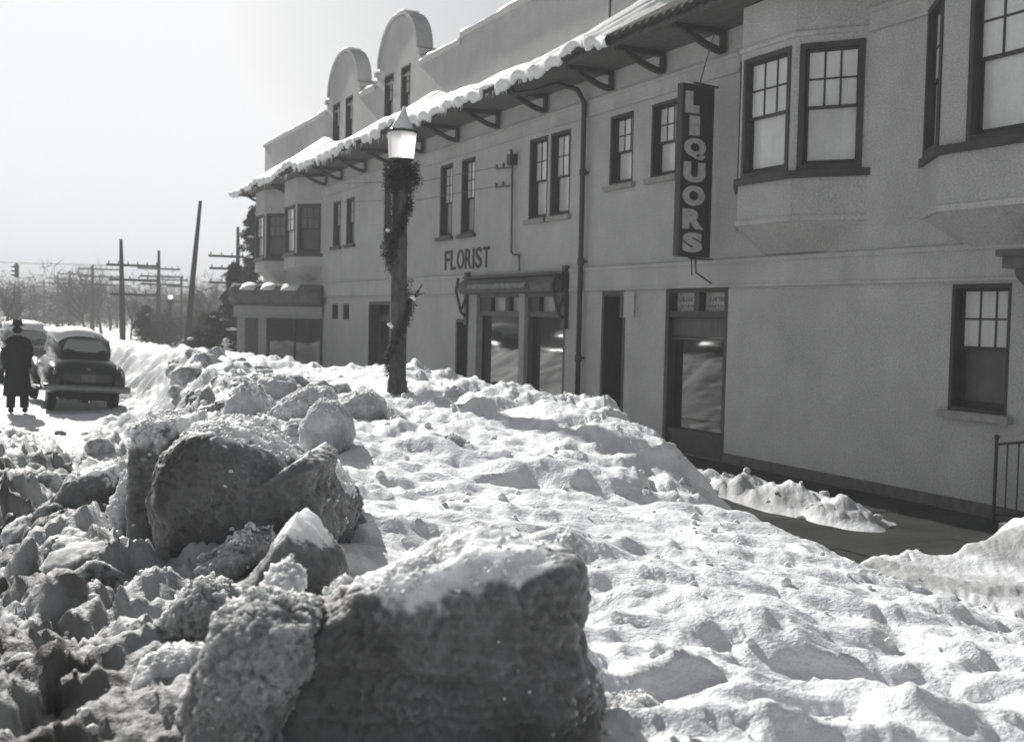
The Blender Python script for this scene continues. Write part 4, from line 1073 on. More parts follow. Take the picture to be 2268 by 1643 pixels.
def lamp_post(loc, label, seed, lean=(0, 0), group='street lamps wrapped in greenery'):
    L_ = empty('street_lamp', loc, label, 'street lamp', group)
    r = random.Random(seed); lx, ly = lean
    cx = lambda z: (.008*math.sin(z*2.1)+lx*z, .0+ly*z)
    m = MB(); zs = [-.9, 0, .3, .32, .9, 1.6, 2.3, 2.72]
    m.tube([(*cx(z), z) for z in zs], [.12, .12, .115, .10, .095, .09, .085, .08], 14)
    post = m.build('post', MT['post_grey'], L_, world=False, smooth=True)
    m = MB(); n = 16; rings = []
    for z, rr_ in ((2.79, .105), (2.82, .125), (2.84, .145)): rings.append([(cx(z)[0]+rr_*math.cos(2*PI*k/n), cx(z)[1]+rr_*math.sin(2*PI*k/n), z) for k in range(n)])
    m.loft(rings); m.build('lamp_holder', MT['metal_dark'], L_, world=False)
    m = MB(); n = 8; rings = []; q0 = PI/8
    for z, rr_ in ((2.845, .135), (2.86, .145), (3.0, .155), (3.10, .165), (3.135, .168)): rings.append([(cx(z)[0]+rr_*math.cos(q0+2*PI*k/n), cx(z)[1]+rr_*math.sin(q0+2*PI*k/n), z) for k in range(n)])
    m.loft(rings); m.build('lantern_glass', MT['lamp_glass'], L_, world=False)
    m = MB(); rings = []
    for z, rr_ in ((3.136, .178), (3.16, .18), (3.165, .15), (3.24, .10), (3.30, .07), (3.33, .04), (3.36, .02)): rings.append([(cx(z)[0]+rr_*math.cos(q0+2*PI*k/n), cx(z)[1]+rr_*math.sin(q0+2*PI*k/n), z) for k in range(n)])
    m.loft(rings); cap = m.build('lantern_cap', MT['metal_dark'], L_, world=False)
    m = MB(); rings = []
    for z, rr_, o in ((3.165, .135, 0), (3.2, .125, -.01), (3.27, .085, -.01), (3.35, .045, 0), (3.42, .018, .01), (3.44, .004, .012)): rings.append([(cx(z)[0]+o+rr_*math.cos(2*PI*k/10), cx(z)[1]-.02+rr_*math.sin(2*PI*k/10), z) for k in range(10)])
    m.loft(rings); m.build('snow_cap', MT['snow'], cap, world=False, smooth=True)
    pts = []
    z = .0
    while z < 2.7:      # rope of boughs wound round the post
        a = z*5.2; R_ = .10; pts.append((cx(z)[0]+math.cos(a)*R_*.95, math.sin(a)*R_*.95, z, .045+.03*r.random())); z += .02
    for z in np.arange(1.65, 2.7, .05): pts.append((cx(z)[0]-.07-.05*r.random(), -.03, z, .07+.05*r.random()))
    for z in (2.55, 2.62, 2.70, 2.76): 
        for a in np.linspace(0, 6.28, 10): pts.append((cx(z)[0]+.12*math.cos(a), .12*math.sin(a), z, .10))
    for dz, dx, rr_ in ((2.66, .19, .07), (2.6, .22, .05), (1.42, .10, .06), (1.3, .16, .05), (1.2, .18, .045), (1.12, .14, .05), (1.33, .22, .03), (1.4, .27, .02), (1.85, -.17, .05), (1.75, -.19, .04), (1.05, .1, .05)):
        pts.append((cx(dz)[0]+dx, -.02, dz, rr_))
    V_, F_ = needle_cloud(pts, 15000, .02, .055, seed, 1.0, .12)
    np_mesh('garland', V_, F_, MT['garland'], L_, smooth=False)
    m = MB(); m.tube([(cx(1.1)[0]+.05, 0, 1.0), (.13, -.02, 1.2), (.2, -.03, 1.3), (.28, -.04, 1.42)], [.03, .02, .012, .004], 6); m.tube([(.2, -.02, 1.28), (.33, 0, 1.33)], [.01, .003], 5)
    m.build('branch', MT['bark'], L_, world=False)
    m = MB()
    for x, z, s in ((.14, 1.27, .035), (.16, 1.25, .03), (-.13, .95, .035), (-.11, .93, .03), (-.16, 2.02, .03)): m.ball((cx(z)[0]+x, -.06, z), (s, s*.8, s*.6), 8, 6)
    m.build('snow_dab', MT['snow'], L_, world=False, smooth=True)
    return L_
lamp_post((4.485, 12.27, 1.14), 'white glass street lamp on a dark post wrapped in greenery, standing in the snow bank', 21, lean=(.003, 0), group=None)
l2 = lamp_post((12.3, 77.6, .1), 'far small street lamp with dark wrapped post between the utility poles', 22, group=None)

# ================================================================== utility poles
def upole(base, top, r0_, arms, label, w=2.6, extra=False, group='utility poles along the street'):
    b = Vector(base); t = Vector(top); P_ = empty('utility_pole', b, label, 'utility pole', group)
    m = MB(); m.tube([(0, 0, -.6), (t-b)*.5, t-b], [r0_*1.25, r0_, r0_*.6], 9); m.build('pole', MT['pole'], P_, world=False, smooth=True)
    ax = (t-b).normalized()
    for z, off, ln in arms:
        c = ax*((z-b.z)/ax.z)
        m = MB(); m.box(c.x+off-ln/2, c.x+off+ln/2, c.y-.14, c.y-.04, c.z-.06, c.z+.06)
        a = m.build('crossarm', MT['pole'], P_, world=False)
        m = MB(); k = int(ln/.4)
        for i in range(k):
            x = c.x+off-ln/2+.12+(ln-.24)*i/max(1, k-1); m.tube([(x, c.y-.09, c.z+.06), (x, c.y-.09, c.z+.2)], .03, 6)
        m.build('insulator', MT['metal_dark'], a, world=False)
    return P_
upole(at(410, 792, 50), at(444, 445, 50), .125, [], 'bare dark utility pole leaning to the right, nearest of the poles beyond the car', group=None)
p_ = upole(at(273, 790, 58), at(268, 530, 58), .14, [(4.45, .55, 2.6), (3.7, .6, 2.5), (2.95, .6, 2.4)], 'stout dark utility pole rising just right of the parked sedan', group=None)
upole(at(350, 790, 80), at(352, 555, 80), .16, [(5.1, 0, 2.9), (4.55, .2, 3.0), (4.0, .2, 2.8)], 'utility pole with three wide crossarms midway between the stout one and the leaning one', group=None)
upole(at(401, 790, 96), at(402, 612, 96), .13, [(4.75, -.6, 2.2), (4.2, 0, 2.4), (2.95, -1.1, 3.4)], 'thin far utility pole half hidden behind the leaning one', group=None)
upole(at(527, 790, 60), at(527, 503, 60), .13, [(5.1, -.6, 1.9), (4.45, -.6, 1.8), (3.7, -.6, 1.9)], 'utility pole with short crossarms in front of the evergreen at the building corner', group=None)
far = [(205, 587, 98), (155, 600, 118), (128, 610, 138), (97, 621, 165), (75, 630, 195)]
names = ['tallest of the faint receding utility poles, nearest left of the stout pole', 'second of the faint receding utility poles counted from the stout pole',
         'third of the faint receding utility poles counted from the stout pole', 'fourth of the faint receding utility poles counted from the stout pole', 'farthest and faintest of the receding utility poles']
for (x, y, z), nm in zip(far, names):
    t = at(x, y, z); upole((t.x, t.y, 0), t, .17, [(t.z-.35, .5, 3.4), (t.z-1.0, .5, 3.4), (t.z-1.7, .5, 3.3)], nm, group='faint receding utility poles')

# traffic signal hung over the street
sg = at(37, 600, 93); TS = empty('traffic_signal', (sg.x, sg.y, sg.z-.55), 'small dark traffic signal hanging over the street at the far left', 'traffic light')
m = MB(); m.box(-.17, .17, -.17, .17, 0, 1.05); m.box(-.1, .1, -.1, .1, 1.05, 1.2); m.box(-.22, .22, -.22, .22, 1.02, 1.06); m.build('housing', MT['metal_dark'], TS, world=False)
for z in (.18, .52, .86):
    m = MB()
    for dx, dy in ((-1, 0), (0, -1)):
        rings = []
        for k_ in (0, .26):
            rings.append([(dx*(.17+k_)+(.13*math.cos(a) if dy else 0), dy*(.17+k_)+(.13*math.cos(a) if dx else 0), z+.13*math.sin(a)) for a in np.linspace(-.3, PI+.3, 9)]+
                         [(dx*(.17+k_)+(.115*math.cos(a) if dy else 0), dy*(.17+k_)+(.115*math.cos(a) if dx else 0), z+.115*math.sin(a)) for a in np.linspace(PI+.3, -.3, 9)])
        m.loft(rings)
    m.build('visor', MT['metal_dark'], TS, world=False)
    m = MB(); m.ball((-.17, 0, z), (.03, .1, .1), 8, 6); m.ball((0, -.17, z), (.1, .03, .1), 8, 6); m.build('lens', MT['dark_glass'], TS, world=False)
m = MB(); pts = [(-26+k*2.6, 0, 1.2+.0011*(-26+k*2.6)**2*1.6) for k in range(11)]+[(3*k, 0, 1.2+.012*(3*k)) for k in range(1, 4)]
m.tube(pts, .02, 5); m.build('span_wire', MT['metal_dark'], TS, world=False)

# ================================================================== trees
def bare_tree(seed, h, spread=1., dens=1.):
    """trunk and limbs as tapered tubes, fine twigs as slender three sided blades"""
    r = random.Random(seed); trunk = MB(); tw = []
    def grow(p, d, l, rad_, lev):
        pts = [p]; rr_ = [rad_]; q = p.copy(); dd = d.copy(); n = 4
        for i in range(n):
            dd = (dd+Vector((r.uniform(-.22, .22), r.uniform(-.22, .22), r.uniform(-.05, .2)))).normalized(); q = q+dd*l/n; pts.append(q.copy()); rr_.append(rad_*(1-.6*(i+1)/n))
        if lev < 3: trunk.tube(pts, rr_, 6 if lev == 0 else 4, cap=False)
        else: tw.append((pts, rad_))
        if lev >= 4: return
        k = {0: 7, 1: 6, 2: 5, 3: 4}[lev]; k = int(k*dens+.5)
        for i in range(k):
            f = r.uniform(.35 if lev == 0 else .2, 1); a = pts[min(n-1, int(f*n))].lerp(pts[min(n, int(f*n)+1)], (f*n) % 1)
            an = r.uniform(0, 6.28); sp_ = r.uniform(.45, .95)*spread
            nd = (dd+Vector((math.cos(an)*sp_, math.sin(an)*sp_, r.uniform(-.1, .45)))).normalized()
            grow(a, nd, l*r.uniform(.5, .72), rad_*.5, lev+1)
    grow(Vector((0, 0, -.2)), Vector((0, 0, 1)), h*.5, h*.022, 0)
    V = []; F = []
    for pts, rad_ in tw:
        for i in range(len(pts)-1):
            a, b = pts[i], pts[i+1]; d = (b-a); s = d.cross(Vector((r.random()-.5, r.random()-.5, r.random()-.5))).normalized()*max(rad_*.9, h*.0012); k = len(V)
            V += [a-s, a+s, b]; F.append((k, k+1, k+2))
        k = len(V)
    return trunk, V, F
TREES = []
for s, h, sp_ in ((1, 9, 1.), (2, 8, 1.3), (3, 10, .8)):
    tk, V_, F_ = bare_tree(s, h, sp_)
    root = bpy.data.objects.new('bare_tree', None); C.objects.link(root); root.empty_display_size = .3
    t_ = tk.build('trunk', MT['bark'], root, world=False, smooth=True)
    c_ = np_mesh('crown', np.array([v[:] for v in V_]), np.array(F_), MT['bark'], root, smooth=False)
    TREES.append([root, False, h])
def put_tree(x, y, s, k, label, group):
    T_ = TREES[k]
    if not T_[1]: o = T_[0]; T_[1] = True
    else: o = copy_tree(T_[0])
    o.location = (x, y, 0); o.scale = (s, s, s); o.rotation_euler = (0, 0, rt.uniform(0, 6.28)); tag(o, label, 'tree', group)
rt = random.Random(31)
spots = []
for px_, ytop, z in ((12, 622, 80), (45, 640, 95), (225, 580, 108), (245, 590, 124), (190, 612, 100), (165, 625, 115), (290, 650, 85), (320, 660, 105), (370, 655, 120), (430, 650, 95), (465, 640, 80), (488, 625, 110),
                      (140, 640, 135), (110, 645, 150), (60, 650, 120), (85, 652, 170), (215, 625, 140), (260, 632, 150), (345, 650, 140), (400, 645, 130), (20, 632, 130), (445, 655, 135)):
    t = at(px_, ytop, z); hh_ = t.z+.2; k = rt.randrange(3); spots.append((t.x, t.y, hh_/(TREES[k][2]*.93), k, px_, z))
for x, y, s, k, px_, z in spots:
    if px_ < 70: lab = 'bare leafless tree at the far left edge beyond the traffic signal'
    elif px_ < 300 and z < 112 and px_ > 180: lab = 'tall bare leafless tree standing among the faint receding poles'
    elif px_ < 300: lab = 'hazy distant bare tree behind the parked sedan'
    elif px_ < 420: lab = 'bare tree between the three-arm pole and the leaning pole'
    else: lab = 'bare tree beyond the plank fence left of the building'
    put_tree(x, y, s, k, lab, lab.replace('tree', 'trees', 1))

def evergreen(loc, h, w, seed, label, snow=.5, group=None):
    r = random.Random(seed); E_ = empty('evergreen_tree', loc, label, 'tree', group)
    m = MB(); m.tube([(0, 0, -.2), (0, 0, h*.97)], [h*.022, .02], 8); m.build('trunk', MT['bark'], E_, world=False)
    pts = []; caps = MB(); n = int(h*9)
    for i in range(n):
        t = (i+.5)/n; z = h*(.10+.9*t); R_ = w*(1-t)**.75*r.uniform(.6, 1.1)+.1
        a = r.uniform(0, 6.28); droop = r.uniform(.12, .35)
        for k in range(7):
            f = (k+1)/7; pts.append((math.cos(a)*R_*f, math.sin(a)*R_*f, z-droop*R_*f*f, .10+.16*(1-f)+.05*r.random()))
        if r.random() < snow:
            f = r.uniform(.4, .9); s = (R_*.16+.05)*r.uniform(.6, 1.2)
            caps.ball((math.cos(a)*R_*f, math.sin(a)*R_*f, z-droop*R_*f*f+.12), (s*1.3, s, .07), 8, 6)
    V_, F_ = needle_cloud(pts, int(2600*h), .08, .2, seed, 1.0)
    np_mesh('crown', V_, F_, MT['needles'], E_, smooth=False)
    caps.build('snow', MT['snow'], E_, world=False, smooth=True)
    return E_
t = at(562, 480, 52); evergreen((t.x, t.y, 0), 6.9, 2.0, 3, 'tall evergreen with snow on its boughs beside the far corner of the building', .5)
t = at(520, 600, 49); evergreen((t.x, t.y, 0), 4.2, 1.1, 8, 'narrow dark evergreen just left of the taller snow-laden one', .35)
t = at(478, 690, 47); evergreen((t.x, t.y, 0), 2.0, 1.5, 4, 'low spreading evergreen bush with a streak of snow behind the fence', .8)
t = at(455, 715, 62); evergreen((t.x, t.y, 0), 1.9, 1.4, 5, 'dark squat bush farther behind the fence right of the leaning pole', .4)
t = at(322, 690, 66); evergreen((t.x, t.y, 0), 2.3, 1.2, 6, 'dark squat bush between the stout pole and the three-arm pole', .3)

# far woods that read as one mass
r_ = np.random.RandomState(8); pts = []
for i in range(420):
    y = r_.uniform(120, 260); x = r_.uniform(-60, 62); hgt = r_.uniform(3.0, 6.2)
    for k in range(5): pts.append((x+r_.uniform(-1.5, 1.5), y+r_.uniform(-1, 1), hgt*(k+.5)/5, 1.5))
V_, F_ = needle_cloud(pts, 110000, .5, 1.6, 9, 1.2, .035)
tag(np_mesh('distant_woods', V_, F_, MT['bark'], smooth=False), 'hazy grey mass of distant woods along the horizon', 'woods', kind='stuff')
# brush along the far side of the street
pts = []
for i in range(150):
    y = r_.uniform(58, 112); x = .115*y+r_.uniform(2, 11); hgt = r_.uniform(.6, 2.2)
    for k in range(3): pts.append((x, y, hgt*(k+.4)/3, .5))
V_, F_ = needle_cloud(pts, 40000, .2, .7, 12, 1.3, .03)
tag(np_mesh('roadside_brush', V_, F_, MT['bark'], smooth=False), 'tangled leafless brush along the far side of the road', 'brush', kind='stuff')

# ------------------------------------------------------------------ fence, houses
FN = empty('plank_fence', (8.6, 48.6, 0), 'low weathered plank fence beyond the bank left of the corner shop', 'fence')
a = at(420, 760, 48); b = at(560, 760, 47)
u = Vector((b.x-a.x, b.y-a.y, 0)); L = u.length; u.normalize(); nn = Vector((-u.y, u.x, 0))
m = MB(); i = 0; x = 0.
while x < L:
    z1 = .92+.03*math.sin(i*2.3); p = Vector((a.x, a.y, 0))+u*x; q = p+u*.17
    m.hexa([(p.x, p.y, -.1), (q.x, q.y, -.1), (q.x+nn.x*.03, q.y+nn.y*.03, -.1), (p.x+nn.x*.03, p.y+nn.y*.03, -.1), (p.x, p.y, z1), (q.x, q.y, z1), (q.x+nn.x*.03, q.y+nn.y*.03, z1), (p.x+nn.x*.03, p.y+nn.y*.03, z1)])
    x += .185; i += 1
m.build('planks', MT['fence'], FN)
m = MB()
for z in (.3, .86): m.tube([Vector((a.x, a.y, z))-nn*.05, Vector((b.x, b.y, z))-nn*.05], .045, 4)
m.build('rail', MT['fence'], FN)
for k in range(4):
    p = Vector((a.x, a.y, 0))+u*(L*k/3)-nn*.1; m = MB(); m.box(p.x-.06, p.x+.06, p.y-.06, p.y+.06, -.1, 1.05); m.build('post', MT['fence'], FN)
def house(x, y, w, d_, h, label, rz=0):
    H_ = empty('small_house', (x, y, -.6), label, 'house', None, rz)
    m = MB(); m.box(-w/2, w/2, -d_/2, d_/2, -.2, h); m.prism([(-w/2, -d_/2, h), (w/2, -d_/2, h), (0, -d_/2, h+w*.32)], (0, 0, 0), (0, d_, 0)); m.build('wall', MT['house'], H_, world=False)
    m = MB(); e = .35
    for s in (-1, 1): m.hexa([(s*(w/2+e), -d_/2-e, h-e*.64), (0, -d_/2-e, h+w*.32+.02), (0, d_/2+e, h+w*.32+.02), (s*(w/2+e), d_/2+e, h-e*.64), (s*(w/2+e), -d_/2-e, h-e*.64+.16), (0, -d_/2-e, h+w*.32+.2), (0, d_/2+e, h+w*.32+.2), (s*(w/2+e), d_/2+e, h-e*.64+.16)])
    rf = m.build('roof', MT['tile'], H_, world=False)
    m = MB()
    for s in (-1, 1): m.hexa([(s*(w/2+e), -d_/2-e, h-e*.64+.165), (0, -d_/2-e, h+w*.32+.205), (0, d_/2+e, h+w*.32+.205), (s*(w/2+e), d_/2+e, h-e*.64+.165), (s*(w/2+e*.9), -d_/2-e*.9, h-e*.64+.3), (0, -d_/2-e*.9, h+w*.32+.34), (0, d_/2+e*.9, h+w*.32+.34), (s*(w/2+e*.9), d_/2+e*.9, h-e*.64+.3)])
    m.build('roof_snow', MT['snow'], rf, world=False)
    m = MB(); m.box(.5, 1.0, -.3, .3, h+.6, h+w*.32+.9); m.build('chimney', MT['tile'], rf, world=False)
    for k in (-1, 1):
        m = MB(); m.box(k*w*.25-.4, k*w*.25+.4, -d_/2-.04, -d_/2+.01, .9, 2.1); wn = m.build('window', MT['frame'], H_, world=False)
        m = MB(); m.box(k*w*.25-.33, k*w*.25+.33, -d_/2-.05, -d_/2-.041, .97, 2.03); m.build('pane', MT['dark_glass'], wn, world=False)
t = at(105, 720, 175); house(t.x, t.y, 5, 6, 1.5, 'low far house with snow on its roof behind the parked cars', .5)
OB = empty('opposite_building', (-18, 55, 0), 'dark low shop row on the other side of the street, mirrored in the shop glass', 'building')
m = MB(); m.box(-30, -18, 22, 78, -.2, 5.6); m.box(-30.2, -17.7, 21.8, 78.2, 5.6, 5.9); m.build('wall', MT['house_dark'], OB)
for k in range(9):
    m = MB(); m.box(-18.03, -17.99, 24+k*6, 28+k*6, .5, 2.6); m.build('window', MT['dark_glass'], OB)
# white ringed guard post
wp = at(500, 828, 33); GP = empty('guard_post', (wp.x, wp.y, .35), 'short white ringed post standing in the snow left of the corner shop', 'post')
m = MB(); m.tube([(0, 0, -.4), (0, 0, .95)], .06, 10); m.build('shaft', MT['white'], GP, world=False, smooth=True)
for z in (.35, .52, .69, .86):
    m = MB(); m.tube([(0, 0, z), (0, 0, z+.07)], .115, 10); m.build('ring', MT['white'], GP, world=False)
m = MB(); m.ball((0, 0, 1.0), (.1, .1, .07), 10, 6); m.build('cap', MT['snow'], GP, world=False, smooth=True)

# ================================================================== cars
def ring(y, w, z0, z1, e=2.6, n=28, xo_=0., flat=0.):
    cz = (z0+z1)/2; hz = (z1-z0)/2; out = []
    for k in range(n):
        a = 2*PI*k/n; c_, s_ = math.cos(a), math.sin(a)
        out.append((xo_+w*math.copysign(abs(c_)**(2/e), c_), y, cz+hz*math.copysign(abs(s_)**(2/e), s_)))
    return out
def sedan(loc, rz, roll, label, paint, group, detail=True, sc=1.0):
    R_ = empty('parked_car', loc, label, 'car', group, rz); R_.rotation_euler = (0, roll, rz); R_.scale = (sc, sc, sc)
    m = MB()
    secs = [(-.02, .30, .60, .78), (.02, .52, .52, .90), (.12, .66, .47, 1.00), (.30, .74, .44, 1.07), (.6, .79, .42, 1.13), (1.1, .81, .40, 1.16), (2.4, .81, .38, 1.14), (3.1, .76, .38, 1.13), (3.6, .62, .40, 1.11), (4.2, .50, .42, 1.08), (4.6, .36, .45, 1.02), (4.72, .2, .5, .9)]
    m.loft([ring(*s_, e=2.7) for s_ in secs])
    cab = [(.42, .46, 1.0, 1.10), (.55, .54, 1.0, 1.24), (.75, .60, 1.0, 1.42), (1.0, .64, 1.0, 1.56), (1.35, .66, 1.0, 1.645), (1.8, .67, 1.0, 1.68), (2.3, .65, 1.0, 1.665), (2.7, .62, 1.0, 1.58), (2.95, .58, 1.0, 1.40), (3.2, .52, 1.0, 1.14)]
    m.loft([ring(y, w, 1.3-(z1-1.3) if False else z0-.2, z1, e=2.7) for y, w, z0, z1 in cab])
    for s_ in (-1, 1):      # fenders swelling out over the wheels
        fs = [(-.02, .08, .50, .70), (.08, .15, .42, .84), (.3, .19, .36, .94), (.65, .21, .34, .99), (1.05, .2, .34, .92), (1.45, .14, .36, .74), (1.8, .05, .38, .55)]
        m.loft([ring(y, w, z0, z1, 2.3, 18, s_*.70) for y, w, z0, z1 in fs])
        fs = [(2.9, .05, .38, .55), (3.2, .14, .36, .74), (3.6, .20, .34, .92), (4.0, .21, .34, .96), (4.45, .18, .38, .88), (4.7, .1, .46, .74)]
        m.loft([ring(y, w, z0, z1, 2.3, 18, s_*.72) for y, w, z0, z1 in fs])
        m.box(s_*.78-.1, s_*.78+.1, 1.5, 3.1, .34, .40)
    body = m.build('body', paint, R_, world=False, smooth=True)
    m = MB(); rings = []     # rear window following the back of the cabin
    for t in range(6):
        f = t/5; y = .60+.17*f+.06*f*f; z = 1.22+.24*f; w = .50*(1-.28*f*f)
        rings.append([(w*(k/6.), y-.085+.12*(k/6.)**2, z) for k in range(-6, 7)])
    V_ = [p for r__ in rings for p in r__]; fs = []
    for i in range(5):
        for k in range(12): fs.append((i*13+k, i*13+k+1, (i+1)*13+k+1, (i+1)*13+k))
    m.add(V_, fs); m.build('rear_window', MT['car_glass'], R_, world=False, smooth=True)
    for s_ in (-1, 1):
        m = MB(); m.hexa([(s_*.655, 1.05, 1.16), (s_*.67, 2.75, 1.16), (s_*.60, 2.7, 1.16), (s_*.6, 1.05, 1.16), (s_*.625, 1.25, 1.47), (s_*.63, 2.55, 1.50), (s_*.55, 2.5, 1.50), (s_*.55, 1.25, 1.47)]); m.build('side_window', MT['car_glass'], R_, world=False)
        m = MB(); m.ball((s_*.74, .0, .80), (.045, .05, .07), 10, 8); m.build('tail_light', MT['chrome'], R_, world=False, smooth=True)
        m = MB(); m.ball((s_*.60, 4.68, .82), (.1, .08, .1), 12, 8); m.build('headlight', MT['chrome'], R_, world=False, smooth=True)
        for y in (.68, 3.92):
            m = MB(); m.tube([(s_*.60, y, .33), (s_*.62, y, .33), (s_*.76, y, .33), (s_*.79, y, .33)], [.29, .335, .335, .29], 22); wh = m.build('wheel', MT['rubber'], R_, world=False)
            m = MB(); m.tube([(s_*.785, y, .33), (s_*.81, y, .33)], [.17, .10], 16); m.build('hubcap', MT['chrome'], wh, world=False)
    m = MB(); rings = []
    for k in range(-9, 10):
        x = .95*k/9; y = -.16+.10*(k/9.)**2*1.3; rings.append([(x, y+.03, .43), (x, y-.015, .44), (x, y-.03, .50), (x, y-.015, .56), (x, y+.03, .57)])
    m.loft(rings); m.build('rear_bumper', MT['chrome'], R_, world=False, smooth=True)
    m = MB(); rings = []
    for k in range(-9, 10):
        x = .85*k/9; y = 4.85-.12*(k/9.)**2; rings.append([(x, y-.03, .43), (x, y+.015, .44), (x, y+.03, .50), (x, y+.015, .56), (x, y-.03, .57)])
    m.loft(rings); m.build('front_bumper', MT['chrome'], R_, world=False, smooth=True)
    m = MB(); m.box(-.45, -.39, -.1, .15, .46, .54); m.box(.39, .45, -.1, .15, .46, .54); m.box(-.55, .55, .1, 1.2, .26, .42); m.box(-.06, .06, .1, 4, .2, .4); m.tube([(-.6, .68, .33), (.6, .68, .33)], .05, 8); m.build('chassis', MT['rubber'], R_, world=False)
    m = MB(); m.box(-.16, .16, -.055, -.035, .63, .78); m.build('licence_plate', MT['frame_mid'], R_, world=False)
    m = MB(); m.ball((0, -.0, .88), (.05, .05, .03), 8, 6); m.build('boot_handle', MT['chrome'], R_, world=False, smooth=True)
    return R_
tl = sedan((2.25, 24.7, .04), math.radians(3), math.radians(3.4), 'dark rounded 1940s sedan seen from behind, parked against the snow bank', MT['car'], None)
tl.scale = (.89, .95, 1.02)
m = MB(); rings = []
for y, w, z in ((.95, .50, 1.57), (1.35, .58, 1.685), (1.8, .60, 1.725), (2.3, .58, 1.70), (2.6, .50, 1.63)):
    rings.append([(x*w-.08, y, z-.10*(x**2)-(.03 if abs(x) == 1 else 0)-.0) for x in (-1, -.6, -.2, .2, .6, 1)]+[(x*w-.08, y, z-.12-.10*x*x) for x in (1, .6, .2, -.2, -.6, -1)])
m.loft(rings); m.build('roof_snow', MT['snow'], tl, world=False, smooth=True)
MT['car_grey'] = mat('grey_car_paint', (.10, .105, .11), .25, .6, [(8, .75, 1.3)], None, coat=.6)
s2 = sedan((1.62, 34.5, .04), math.radians(2), 0, 'grey sedan with snow on its roof beyond the dark sedan, behind the standing person', MT['car_grey'], None)
m = MB(); rings = []
for y, w, z in ((.9, .42, 1.56), (1.35, .52, 1.73), (1.8, .55, 1.78), (2.3, .52, 1.75), (2.7, .45, 1.64)): rings.append([(x*w, y, z-.08*x*x) for x in (-1, -.5, 0, .5, 1)]+[(x*w, y, z-.2-.08*x*x) for x in (1, .5, 0, -.5, -1)])
m.loft(rings); m.build('roof_snow', MT['snow'], s2, world=False, smooth=True)
s3 = sedan((.55, 43, .04), math.radians(0), 0, 'farthest car at the left edge with thick snow on top', MT['car'], None, sc=1.05)
m = MB(); rings = []
for y, w, z in ((.7, .42, 1.5), (1.35, .55, 1.76), (1.8, .58, 1.82), (2.3, .55, 1.78), (2.7, .45, 1.64)): rings.append([(x*w, y, z-.08*x*x) for x in (-1, -.5, 0, .5, 1)]+[(x*w, y, z-.2-.08*x*x) for x in (1, .5, 0, -.5, -1)])
m.loft(rings); m.build('roof_snow', MT['snow'], s3, world=False, smooth=True)

# ================================================================== person
def skinned(joints, edges, name, m, parent, sub=2):
    me = bpy.data.meshes.new(name); me.from_pydata([j[:3] for j in joints], edges, [])
    o = bpy.data.objects.new(name, me); C.objects.link(o)
    md = o.modifiers.new('s', 'SKIN')
    if not me.skin_vertices: 
        bm = bmesh.new(); bm.from_mesh(me); bm.verts.layers.skin.verify(); bm.to_mesh(me); bm.free()
    sv = me.skin_vertices[0].data
    for i, j in enumerate(joints): sv[i].radius = (j[3], j[4] if len(j) > 4 else j[3])
    sv[0].use_root = True
    s = o.modifiers.new('u', 'SUBSURF'); s.levels = sub; s.render_levels = sub
    dg = bpy.context.evaluated_depsgraph_get(); dg.update()
    m2 = bpy.data.meshes.new_from_object(o.evaluated_get(dg)); bpy.data.objects.remove(o)
    m2.materials.clear(); m2.materials.append(m)
    m2.polygons.foreach_set('use_smooth', [True]*len(m2.polygons))
    o = bpy.data.objects.new(name, m2); C.objects.link(o); o.parent = parent
    return o
